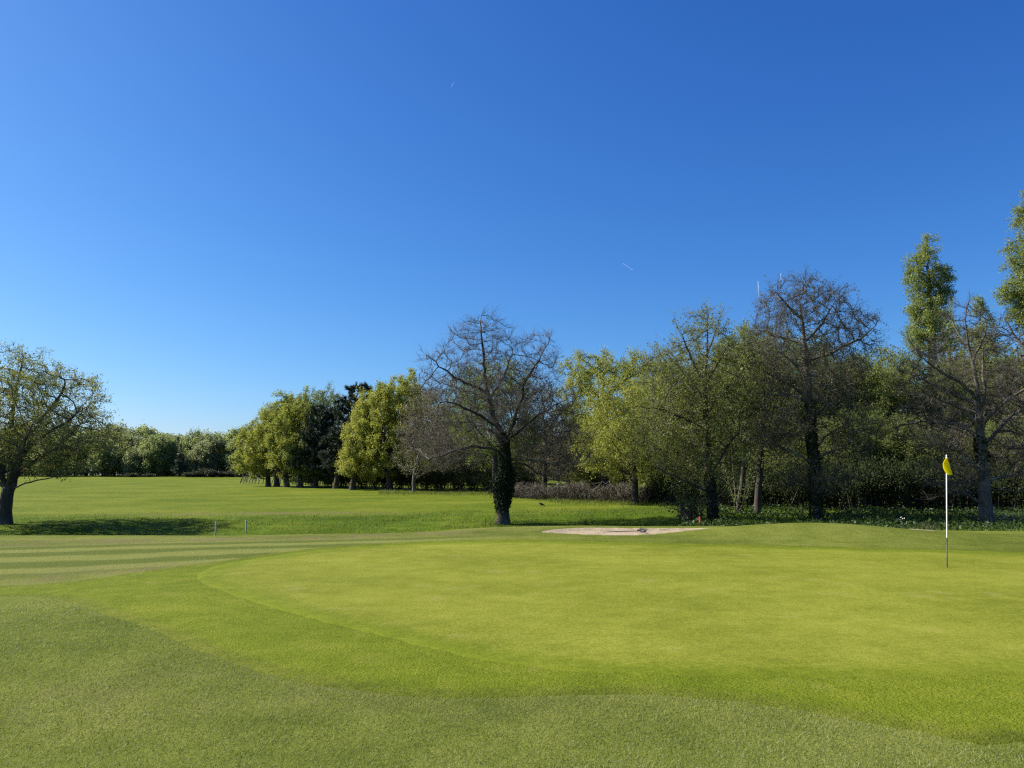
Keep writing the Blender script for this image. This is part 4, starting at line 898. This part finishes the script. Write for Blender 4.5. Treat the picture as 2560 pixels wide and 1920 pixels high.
# --- far tree line
FARG = 'trees of the far tree line'
FL = {0: 'olive green tree in the distant tree line across the field', 1: 'pale grey green tree in the distant tree line across the field'}
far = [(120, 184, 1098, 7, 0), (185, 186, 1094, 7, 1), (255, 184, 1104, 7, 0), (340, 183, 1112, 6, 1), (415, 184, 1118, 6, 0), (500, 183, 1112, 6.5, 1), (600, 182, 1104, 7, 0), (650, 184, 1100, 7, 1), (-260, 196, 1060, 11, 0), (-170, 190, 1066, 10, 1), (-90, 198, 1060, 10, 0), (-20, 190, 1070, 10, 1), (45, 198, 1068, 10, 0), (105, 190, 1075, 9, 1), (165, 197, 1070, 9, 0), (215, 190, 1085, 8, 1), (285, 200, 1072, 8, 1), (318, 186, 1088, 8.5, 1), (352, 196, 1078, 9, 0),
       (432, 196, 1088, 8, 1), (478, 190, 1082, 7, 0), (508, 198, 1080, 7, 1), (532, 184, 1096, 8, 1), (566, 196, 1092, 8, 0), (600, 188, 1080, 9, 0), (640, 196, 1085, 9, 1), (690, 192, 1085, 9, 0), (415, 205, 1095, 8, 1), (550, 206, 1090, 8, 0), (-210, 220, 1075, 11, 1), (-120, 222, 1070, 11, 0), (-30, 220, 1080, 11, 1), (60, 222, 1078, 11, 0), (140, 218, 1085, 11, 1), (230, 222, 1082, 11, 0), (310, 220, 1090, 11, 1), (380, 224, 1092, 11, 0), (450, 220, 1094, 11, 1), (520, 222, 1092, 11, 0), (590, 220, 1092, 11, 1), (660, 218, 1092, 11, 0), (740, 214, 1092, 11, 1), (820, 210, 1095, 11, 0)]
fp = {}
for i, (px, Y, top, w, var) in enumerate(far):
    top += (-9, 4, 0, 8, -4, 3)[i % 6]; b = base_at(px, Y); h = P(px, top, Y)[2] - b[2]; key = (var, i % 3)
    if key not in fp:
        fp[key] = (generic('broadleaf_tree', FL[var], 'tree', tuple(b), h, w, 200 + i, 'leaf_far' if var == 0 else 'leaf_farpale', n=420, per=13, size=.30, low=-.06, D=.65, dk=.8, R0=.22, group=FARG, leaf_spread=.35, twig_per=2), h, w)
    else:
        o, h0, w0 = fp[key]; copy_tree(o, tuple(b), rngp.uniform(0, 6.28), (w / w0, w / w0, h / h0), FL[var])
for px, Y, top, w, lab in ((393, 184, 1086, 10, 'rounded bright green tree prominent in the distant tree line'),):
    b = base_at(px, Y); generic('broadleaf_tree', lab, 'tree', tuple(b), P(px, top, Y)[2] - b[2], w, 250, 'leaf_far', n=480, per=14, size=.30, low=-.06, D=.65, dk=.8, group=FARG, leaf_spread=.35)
def conifer(label, px, Y, top, w, seed):
    b = base_at(px, Y); h = P(px, top, Y)[2] - b[2]; rng = np.random.default_rng(seed)
    env_ = [((0, 0, h * z), np.array([w * .5 * (1.02 - z), w * .5 * (1.02 - z), h * .09])) for z in (.2, .34, .48, .62, .76, .88)]
    sk = skeleton(seed, [(0, 0, 0), (0, 0, h * .5), (.05, 0, h * .96)], [], env_, 320, D=.5, di=2.2, dk=.6, trop=(0, 0, -.05))
    build_tree('conifer_tree', label, 'tree', b, sk, .2, rt=.013, bark='bark_dark', leaf='needle', leaf_per=9, leaf_size=.42, leaf_aspect=.25, leaf_spread=.2, tip_r=.04, twig_per=2, twig_L=.5, twig_side=0, group='dark conifers in the far tree line')
conifer('small dark narrow conifer in front of the distant tree line', 447, 178, 1112, 3.6, 301)
conifer('dark conifer top showing over the distant tree line beside the oak', 262, 206, 1062, 7, 302)
conifer('dark conifer showing at the right end of the distant tree line', 574, 208, 1086, 6, 303)

# ------------------------------------------------------------------ shrubs, brambles, undergrowth
def shrub_mesh(seed, rx, ry, h, n, leaf, size, stems=40, stem_mat='twig'):
    rng = np.random.default_rng(seed); g = Geo()
    a = rng.uniform(0, 2 * math.pi, stems); e = rng.uniform(.35, 1.0, stems)
    base = np.stack([rng.normal(0, .22 * rx, stems), rng.normal(0, .22 * ry, stems), np.zeros(stems)], -1)
    tip = np.stack([np.cos(a) * rx * e, np.sin(a) * ry * e, h * rng.uniform(.55, 1.05, stems) * np.sqrt(1.15 - e * e * .7)], -1)
    mid = base * .4 + tip * .6 + np.array([0, 0, .12 * h]) - (tip - base) * np.array([.18, .18, 0])
    for A, B, r0, r1 in ((base, mid, .014, .010), (mid, tip, .010, .005)):
        d = unit(B - A); u, w = perp(d); v, f = frusta(A, B, np.full(stems, r0), np.full(stems, r1), u, w, u, w, 3); g.add(v, f, 0, np.zeros(len(f)))
    k = rng.integers(0, stems, n); t = rng.uniform(.25, 1.05, (n, 1)); an = np.where(t < .5, base[k] + (mid[k] - base[k]) * t * 2, mid[k] + (tip[k] - mid[k]) * (t * 2 - 1))
    v, f = leaf_quads(rng, an, unit(tip[k]), 1, size, .6, .11 * (rx + ry) / 2, .3); v[:, 2] = np.maximum(v[:, 2], .01)
    g.add(v, f, 1, np.clip(rng.normal(.5, .25, len(f)), 0, 1))
    return g.mesh('crown', (M[stem_mat], M[leaf]))
SH = [shrub_mesh(400 + i, 1.0, .9, 1.0, 5200, 'shrub', .055) for i in range(3)]
def where(px):
    return ('by the left end of the tree row' if px < 830 else 'beneath the golden green trees' if px < 1010 else 'left of the ivy clad tree' if px < 1240 else 'right of the ivy clad tree' if px < 1400 else 'behind the sparse alder' if px < 1810 else 'behind the dark stem clump' if px < 1930 else
            'behind the tallest ivy clad alder' if px < 2120 else 'between the tallest alder and the flag' if px < 2340 else 'behind the bare tree by the flag' if px < 2520 else 'at the right edge of the wood')
def shrub(px, Y, w, h, label, group=None, mesh=None, name='shrub', cat='shrub', leaf=None):
    b = base_at(px, Y, -.03); o = link(name, mesh or SH[rngp.randrange(3)], None, tuple(b)); o.scale = (w / 2, w / 2, h); o.rotation_euler = (0, 0, rngp.uniform(0, 6.28))
    return tag(o, label, cat, group)
for px, Y, w, h in [(905, 84, 3.4, 2.2), (935, 82, 3.4, 2.5), (965, 83, 3.4, 2.4), (1000, 80, 3.4, 2.4), (1030, 79, 3.4, 2.2), (1065, 77, 3.6, 2.3), (1100, 76, 3.6, 2.4), (1140, 75, 3.8, 2.4), (1180, 73, 3.8, 2.4), (1220, 71, 3.8, 2.3), (1262, 70, 3.8, 2.2), (1300, 66, 3.6, 2.2), (860, 88, 3.2, 2.0), (820, 92, 3.2, 1.9), (780, 97, 3, 1.6), (745, 102, 3, 1.4)]:
    shrub(px, Y, w, h, 'dark green shrub in shade ' + where(px), 'shrubs under the row of trees')
for px, Y, w, h in [(1660, 50, 3.2, 2.0), (1720, 47, 3.0, 1.8), (1800, 45, 3.2, 2.2), (1870, 46, 3.2, 2.4), (1930, 45, 3.4, 2.6), (1990, 44, 3.4, 2.6), (2075, 44, 3.4, 2.8), (2130, 43, 3.4, 2.8), (2190, 44, 3.4, 3.0), (2250, 43, 3.4, 2.8), (2310, 44, 3.4, 3.0), (2370, 43, 3.4, 2.8), (2430, 44, 3.4, 2.8), (2500, 43, 3.4, 2.6), (2560, 42, 3.4, 2.4), (2630, 43, 3.4, 2.8),
                    (1960, 52, 4, 4.5), (2050, 52, 4, 4.6), (2140, 51, 4, 4.8), (2230, 52, 4, 4.8), (2320, 51, 4, 4.8), (2410, 52, 4, 4.8), (2500, 51, 4, 4.8), (1850, 53, 4, 4.2), (1750, 55, 4, 3.6), (2590, 51, 4, 4.8), (2680, 51, 4, 4.8)]:
    shrub(px, Y, w, h, ('tall dark bush deep in the wood ' if h > 3.4 else 'low dark shrub at the foot of the wood ') + where(px), 'shrubs under the shaded wood')
shrub(1722, 35.5, 2.6, 1.25, 'low green bush with bare lower stems left of the sparse alder', None, shrub_mesh(420, 1, .9, 1, 900, 'nettle', .075, 70), 'shrub')
GO = [shrub_mesh(430 + i, 1, 1, 1, 1500, 'gorse', .16, stem_mat='twig_alder') for i in range(2)]
for i, (px, w, h) in enumerate([(470, 3.5, 1.0), (490, 4, 1.4), (512, 4.5, 1.8), (530, 4.5, 1.6), (556, 4, 1.2), (580, 4.5, 1.4), (602, 4, 1.2), (372, 3, .8), (330, 3.5, .9)]):
    shrub(px, 174 + (i % 3), w, h, 'low dark gorse bush along the foot of the distant tree line', 'gorse bushes along the far edge of the field', GO[i % 2], 'gorse_bush', 'bush')
for i in range(24):                 # bushes in the gaps behind the far tree line
    shrub(-330 + i * 50, 209 + (i % 3) * 2, 11, 4.5 + (i % 4) * .8, 'dark bush filling the gaps behind the distant tree line', 'bushes behind the far tree line', SH[i % 3], 'bush', 'bush')
def bramble(label, px0, px1, Y0, Y1, h, n, seed):
    rng = np.random.default_rng(seed); a, c = base_at(px0, Y0), base_at(px1, Y1); b = (a + c) / 2
    s = rng.uniform(0, 1, n)[:, None]; ax = c - a
    p0 = a + ax * s + np.stack([np.zeros(n), rng.normal(0, .6, n), np.zeros(n)], -1); p0[:, 2] = H(p0[:, 0], p0[:, 1]) - .05
    top = np.clip(.62 + .26 * np.sin(s[:, 0] * 8 + seed) + .22 * np.sin(s[:, 0] * 21 + 2 * seed), .2, 1.05); hh = h * rng.uniform(.45, 1.05, n) * top
    d = np.stack([rng.normal(0, .55, n), rng.normal(-.1, .5, n), np.zeros(n)], -1)
    pts = [p0, p0 + d * .35 + np.stack([0 * hh, 0 * hh, hh * .7], -1), p0 + d * .9 + np.stack([0 * hh, 0 * hh, hh], -1), p0 + d * 1.6 + np.stack([0 * hh, 0 * hh, hh * rng.uniform(.3, .85, n)], -1)]
    g = Geo(); T = rng.uniform(0, 1, n)
    for A, B, r0, r1 in zip(pts[:-1], pts[1:], (.016, .013, .010), (.013, .010, .006)):
        dd = unit(B - A); u, w = perp(dd); v, f = frusta(A - b, B - b, np.full(n, r0), np.full(n, r1), u, w, u, w, 3); g.add(v, f, 0, np.repeat(T, 3))
    m = int(n * 1.6); k = rng.integers(0, n, m); an = pts[1][k] + (pts[3][k] - pts[1][k]) * rng.uniform(0, 1, (m, 1)) - b
    v, f = leaf_quads(rng, an, unit(d[k] + .01), 1, .08, .6, .12, .3); g.add(v, f, 1, rng.uniform(0, 1, len(f)))
    root = empty('bramble_bush', tuple(b), label, 'bramble', 'bramble thicket along the field edge'); link('stems', g.mesh('stems', (M['bramble'], M['shrub'])), root)
bramble('mauve brown bramble tangle behind the ivy clad tree, left end of the thicket', 1275, 1345, 61, 59, 1.2, 1200, 441)
bramble('broad brown bramble tangle in the middle of the thicket', 1345, 1470, 58, 55, 1.4, 2300, 442)
bramble('brown bramble tangle running behind the small yellow green tree', 1470, 1590, 55, 53, 1.35, 1800, 443)
bramble('low dark bramble tangle at the right end of the thicket', 1590, 1700, 53, 50, 1.3, 1400, 444)
def undergrowth():
    rng = np.random.default_rng(51); n = 26000; px = rng.uniform(1690, 2800, n); Y = rng.uniform(27.5, 46, n) ; X = (px - 1280) / FPX * Y
    pat = lumps(X * 1.2, Y * 1.2) + .5 * undul(X * 4, Y * 4); k = rng.uniform(0, 1, n) < np.clip(.5 + 1.3 * pat, .08, 1)
    X, Y, pat = X[k], Y[k], pat[k]; n = len(X); h = (.22 + .4 * np.clip(pat, -.2, .6)).clip(.06) * rng.uniform(.2, 1, n)
    an = np.stack([X, Y, H(X, Y) + h], -1); v, f = leaf_quads(rng, an, np.tile([0, 0, 1.], (n, 1)), 2, .11, .55, .06, .8)
    tag(link('undergrowth', mesh_np('undergrowth', v, None, f, (M['nettle'],), tint=np.clip(rng.normal(.5, .25, len(f)), 0, 1))), 'low leafy nettles and weeds under the trees on the right', 'undergrowth', kind='stuff')
undergrowth()
def reeds(label, px, Y, w, h, n, seed, mat='straw', name='dry_grass_clump'):
    rng = np.random.default_rng(seed); b = base_at(px, Y, -.02); x = rng.normal(0, w / 3, n); y = rng.normal(0, w / 4, n); l = rng.normal(0, .22, (n, 2)) * h; hh = h * rng.uniform(.5, 1.1, n)
    A = np.stack([x, y, np.zeros(n)], -1); B = A + np.stack([l[:, 0], l[:, 1], hh], -1); d = unit(B - A); u, ww = perp(d)
    v, f = frusta(A, B, np.full(n, .007), np.full(n, .003), u, ww, u, ww, 3)
    tag(link(name, mesh_np(name, v, None, f, (M[mat],), tint=np.repeat(rng.uniform(0, 1, n), 3)), None, tuple(b)), label, None, None, 'stuff')
reeds('clump of dry straw stalks left of the flag, at the edge of the mown grass', 2318, 28.5, 1.1, .42, 90, 61)
reeds('dry straw stalks round the foot of the bare tree behind the flag', 2500, 32.5, 1.6, .8, 60, 62)
reeds('few tall dry stalks at the right edge under the wood', 2545, 33, 1.3, .75, 45, 63)
def flowering(label, px, Y, h, n, seed):
    rng = np.random.default_rng(seed); b = base_at(px, Y, 0.); root = empty('wild_flower', tuple(b), label, 'flower', 'white wild flowers in the undergrowth')
    m = MB(); tips = []
    for _ in range(n):
        t = np.array([rng.normal(0, .1), rng.normal(0, .06), h * rng.uniform(.7, 1.05)]); m.lathe([(0, 0, -.03), t * [.5, .5, .55], t], [.006, .005, .003], 4); tips.append(t)
    link('stem', m.mesh('stem', M['nettle']), root)
    for t in tips:
        v, f = leaf_quads(rng, t[None], np.array([[0, 0, 1.]]), 7, .035, .9, .018, .5); link('flower_head', mesh_np('flower_head', v, None, f, (M['flower'],), tint=np.full(len(f), .5)), root)
flowering('tall white wild flower in the dark grass right of the tall alder', 2255, 29, .55, 4, 71)
flowering('short white wild flower at the edge of the mown grass below the tall one', 2229, 28, .2, 3, 72)

# ------------------------------------------------------------------ golf course objects
def flagstick():
    p = flat(2368, 1420); z = float(H(p[0], p[1])) + .011; root = empty('golf_flag', (p[0], p[1], z), 'yellow golf flag hanging limp on a white and black flagstick on the green', 'golf flag'); root.rotation_euler = (0, R(3.5), 0)
    m = MB(); m.lathe([(0, 0, -.1), (0, 0, .0), (0, 0, .555)], [.0085, .0085, .0085], 10); link('lower_pole', m.mesh('lower_pole', M['black_paint']), root)
    m = MB(); m.lathe([(0, 0, .55), (0, 0, .56), (0, 0, 1.2), (0, 0, 2.09)], [.0085, .0115, .011, .0095], 12); link('upper_pole', m.mesh('upper_pole', M['white_paint']), root)
    m = MB(); m.lathe([(0, 0, 2.085), (0, 0, 2.10), (0, 0, 2.118)], [.012, .013, .005], 10); link('finial', m.mesh('finial', M['white_paint']), root)
    # limp cloth: hoist runs down the pole, the free part bulges left and swings round the front to the lower right
    nu, nv = 16, 18; V = []; zt, zb = 2.065, 1.765
    for i in range(nv):
        t = i / (nv - 1); zz = zt + (zb - zt) * t
        out = .098 * (math.sin(math.pi * min(1, t * 1.02)) ** .75) * (1 - .18 * t); right = .082 * t ** 1.1
        for j in range(nu):
            s = j / (nu - 1)
            if s < .5:
                q = s / .5; x = -out * math.sin(q * math.pi / 2); y = -.004 - .02 * (1 - math.cos(q * math.pi / 2)) * (1 + t)
            else:
                q = (s - .5) / .5; x = -out + (out + right) * (1 - math.cos(q * math.pi)) / 2; y = -.024 - .014 * t - .035 * t * math.sin(q * math.pi)
            V.append((x, y - .008 + .004 * math.sin(9 * s + 4 * t), zz - .03 * t * math.sin(math.pi * s) - (.012 * s * t)))
    q = [(i * nu + j, i * nu + j + 1, (i + 1) * nu + j + 1, (i + 1) * nu + j) for i in range(nv - 1) for j in range(nu - 1)]
    me = mesh_np('flag', V, None, q, (M['yellow_cloth'],), tint=np.full(len(q), .5)); o = link('flag', me, root)
    sd = o.modifiers.new('thick', 'SOLIDIFY'); sd.thickness = .0015
    for zz in (2.055, 1.92, 1.785):
        m = MB(); m.lathe([(0, 0, zz - .012), (0, 0, zz + .012)], [.0135, .0135], 10); link('ferrule', m.mesh('ferrule', M['white_paint']), root)
    h = empty('golf_hole', (p[0], p[1], z), 'cup hole in the green at the foot of the flagstick', 'hole'); m = MB(); k = 28; a = np.arange(k) * 2 * math.pi / k
    ri, ro = .052, .056; v = [(r * math.cos(b_), r * math.sin(b_), zz) for r, zz in ((ro, .0006), (ri, .0012), (ri, .0)) for b_ in a]
    m.add(v, None, [(r * k + j, r * k + (j + 1) % k, (r + 1) * k + (j + 1) % k, (r + 1) * k + j) for r in range(2) for j in range(k)]); link('cup_rim', m.mesh('cup_rim', M['pale_wood']), h)
    m = MB(); v = [(ri * math.cos(b_), ri * math.sin(b_), .0008) for b_ in a] + [(0, 0, .0008)]; m.add(v, [(j, (j + 1) % k, k) for j in range(k)]); link('cup_shade_disc', m.mesh('cup_shade_disc', M['black_paint']), h)  # black disc level with the turf paints the shade inside the hole
flagstick()
def stake(name, label, cat, px, ytop, Y, w, mat, lean=(0, 0), group=None, hmin=.2, cap=True):
    b = base_at(px, Y, -.03); h = max(hmin, P(px, ytop, Y)[2] - b[2]); m = MB()
    m.lathe([(0, 0, -.1), (lean[0] * .5 * h, lean[1] * .5 * h, h * .5), (lean[0] * h, lean[1] * h, h - w * .3), (lean[0] * h, lean[1] * h, h)], [w / 2, w / 2, w / 2, w * .32], 8)
    tag(link(name, m.mesh(name, M[mat], False), None, tuple(b)), label, cat, group)
stake('wooden_post', 'short pale wooden marker post in the tree shadow on the bank, left one of two', 'post', 538, 1304, 33.5, .075, 'pale_wood', (.02, 0), 'pale marker posts on the ditch bank')
stake('wooden_post', 'short pale wooden marker post in sunlit grass on the bank, right one of two', 'post', 615, 1300, 34.5, .075, 'pale_wood', (-.02, 0), 'pale marker posts on the ditch bank')
stake('iron_stake', 'thin rusty dark stake in the grass left of the ivy clad trunk', 'stake', 1213, 1294, 36, .035, 'fence_wood', (.03, 0))
stake('red_post', 'short red hazard marker post by the bush near the bunker', 'post', 1752, 1292, 29.6, .075, 'red_paint', (-.04, 0))
def rake():
    a = np.array([P(1507, 1327, 24.9)[0], 24.9]); c = np.array([P(1603, 1327, 24.9)[0], 24.85]); zb = float(H(c[0], c[1])) + .05; za = float(H(a[0], a[1])) + .05
    root = empty('bunker_rake', (c[0], c[1], zb), 'dark rake lying across the sand of the bunker', 'rake'); o = np.array([c[0], c[1], zb])
    m = MB(); m.lathe([np.array([a[0], a[1], za]) - o, np.array([0, 0, .03])], [.011, .012], 8); link('handle', m.mesh('handle', M['black_paint']), root)
    m = MB(); ax = np.array([.28, -.96, 0]); m.lathe([-ax * .28 + [0, 0, .03], ax * .28 + [0, 0, .03]], [.025, .025], 8); link('head', m.mesh('head', M['black_paint']), root)
    m = MB()
    for t in np.linspace(-.26, .26, 11):
        q = ax * t + np.array([.0, 0, .03]); m.lathe([q, q + np.array([.06, .02, .04]), q + np.array([.10, .03, .085])], [.010, .008, .004], 5)
    link('tines', m.mesh('tines', M['black_paint']), root)
rake()
def crow():
    b = base_at(1353, 47.5, 0.); root = empty('crow', tuple(b), 'small black crow standing on the sunlit field right of the ivy clad tree', 'bird'); m = MB()
    m.lathe([(-.17, 0, .17), (-.155, 0, .175), (-.13, 0, .19), (-.10, 0, .195), (-.06, 0, .17), (0, 0, .14), (.07, 0, .12), (.13, 0, .095), (.2, 0, .06), (.24, 0, .045)], [.004, .012, .034, .036, .05, .066, .062, .04, .022, .006], 10)
    for s in (-1, 1): m.lathe([(.0, s * .025, .09), (.01, s * .025, .04), (-.005, s * .025, 0), (-.04, s * .025, .0)], [.010, .006, .005, .004], 5)
    link('body', m.mesh('body', M['crow']), root)
crow()
def fence():
    pts = [(600, 112), (640, 110), (700, 105), (760, 101), (800, 98)]; b = base_at(600, 112, 0.)
    root = empty('wire_fence', tuple(b), 'wire fence on leaning wooden posts beside the left end of the tree row', 'fence')
    rng = np.random.default_rng(81); n = 23; s = np.linspace(0, 1, n); me = None; tops = []
    PX = np.interp(s, np.linspace(0, 1, 5), [p[0] for p in pts]); PY = np.interp(s, np.linspace(0, 1, 5), [p[1] for p in pts])
    for i in range(n):
        q = base_at(PX[i], PY[i], -.05) - b
        if me is None:
            m = MB(); m.lathe([(0, 0, -.1), (.01, 0, .6), (0, 0, 1.12), (0, 0, 1.15)], [.06, .055, .05, .03], 7); me = m.mesh('fence_post', M['fence_wood'], False)
        o = link('fence_post', me, root, tuple(q)); lx = rng.normal(.22, .14) if i < 12 else rng.normal(0, .06); o.rotation_euler = (rng.normal(0, .05), lx, rng.uniform(0, 6.28) * 0); o.scale = (1.2 if i == 0 else 1, 1, rng.uniform(.85, 1.08) * (1.2 if i == 0 else 1))
        tops.append((q, lx))
    for h in (.35, .68, .98):
        m = MB(); m.lathe([q + np.array([math.sin(lx) * h, 0, h]) for q, lx in tops], .006, 4); link('wire', m.mesh('wire', M['wire']), root)
    b2 = base_at(605, 117, 0.); root = empty('wire_fence', tuple(b2), 'second line of upright fence posts running back behind the leaning fence', 'fence')
    for i in range(9):
        q = base_at(604 + i * 5.2, 118 + i * 1.4, -.05) - b2; o = link('fence_post', me, root, tuple(q)); o.rotation_euler = (0, rng.normal(0, .05), 0); o.scale = (.9, .9, 1.0)
    m = MB(); m.lathe([base_at(604 + i * 5.2, 118 + i * 1.4, .9) - b2 for i in range(9)], .006, 4); link('wire', m.mesh('wire', M['wire']), root)
fence()
def mast():
    b = base_at(1975, 92, 0.); root = empty('radio_mast', tuple(b), 'slim radio mast with thin white whip aerials sticking out above the tall alder', 'mast')
    top = P(1975, 730, 92)[2] - b[2]; L = lambda x, y: P(x, y, 92) - b
    m = MB(); m.lathe([(0, 0, -.2), (0, 0, top * .5), (0, 0, top)], [.09, .06, .035], 8); link('mast_pole', m.mesh('mast_pole', M['fence_wood']), root)
    arm = L(1897, 752); arm2 = L(2012, 735); up = lambda q, y: np.array([q[0], q[1], P(1900, y, 92)[2] - b[2]])
    m = MB(); m.lathe([arm, (0, 0, arm[2])], [.022, .022], 6); m.lathe([(0, 0, arm2[2] - .01), arm2], [.022, .022], 6); link('bracket', m.mesh('bracket', M['fence_wood']), root)
    for q, y in ((arm, 703), (np.array([0, 0, top - .1]), 684), (arm2, 705)):
        m = MB(); t = up(q, y); m.lathe([q, (q + t) / 2, t], [.022, .019, .015], 6); link('aerial', m.mesh('aerial', M['white_paint']), root)
mast()

# ------------------------------------------------------------------ in the sky: contrail and day moon
def thin_white(name, alpha):
    m, nt, out = new_mat(name); d0 = N(nt, 'ShaderNodeBsdfDiffuse'); d0.inputs[0].default_value = (.9, .9, .9, 1); d1 = N(nt, 'ShaderNodeBsdfTranslucent'); d1.inputs[0].default_value = (.9, .9, .9, 1); d = N(nt, 'ShaderNodeAddShader'); nt.links.new(d0.outputs[0], d.inputs[0]); nt.links.new(d1.outputs[0], d.inputs[1]); t = N(nt, 'ShaderNodeBsdfTransparent'); mx = N(nt, 'ShaderNodeMixShader'); mx.inputs[0].default_value = alpha
    nt.links.new(t.outputs[0], mx.inputs[1]); nt.links.new(d.outputs[0], mx.inputs[2]); nt.links.new(mx.outputs[0], out.inputs[0]); return m
m = MB(); a, c = P(1558, 659, 9000), P(1581, 674, 9000); m.lathe([a, a + (c - a) * .2, a + (c - a) * .8, c], [2, 4, 5, 3], 8)
tag(link('contrail', m.mesh('contrail', thin_white('vapour', .11))), 'short white vapour trail high in the blue sky right of centre', 'vapour trail')
k = 24; a = np.linspace(-1.15, 1.25, k); ctr = P(1136, 213, 12000); rr = 60; V = []
for b_ in a:
    dx, dz = -math.cos(b_), math.sin(b_); th = .34 * math.cos((b_ - .05) * 1.3)
    for s, y in ((1, 0), (1 - max(0.01, th), 0), (1 - max(0.005, th) * .5, -12)):
        V.append(ctr + np.array([dx * rr * s * .75 + dz * 18, y, dz * rr * s]))
q = [(i * 3 + p_, i * 3 + r_, (i + 1) * 3 + r_, (i + 1) * 3 + p_) for i in range(k - 1) for p_, r_ in ((0, 2), (2, 1), (1, 0))]
tag(link('moon', mesh_np('moon', np.array(V), None, q, (thin_white('moon_rock', .03),))), 'faint white crescent moon high in the blue sky', 'moon')
print('TRIS', sum(sum(p.loop_total - 2 for p in me.polygons) for me in bpy.data.meshes), 'objects', len(sc.objects))
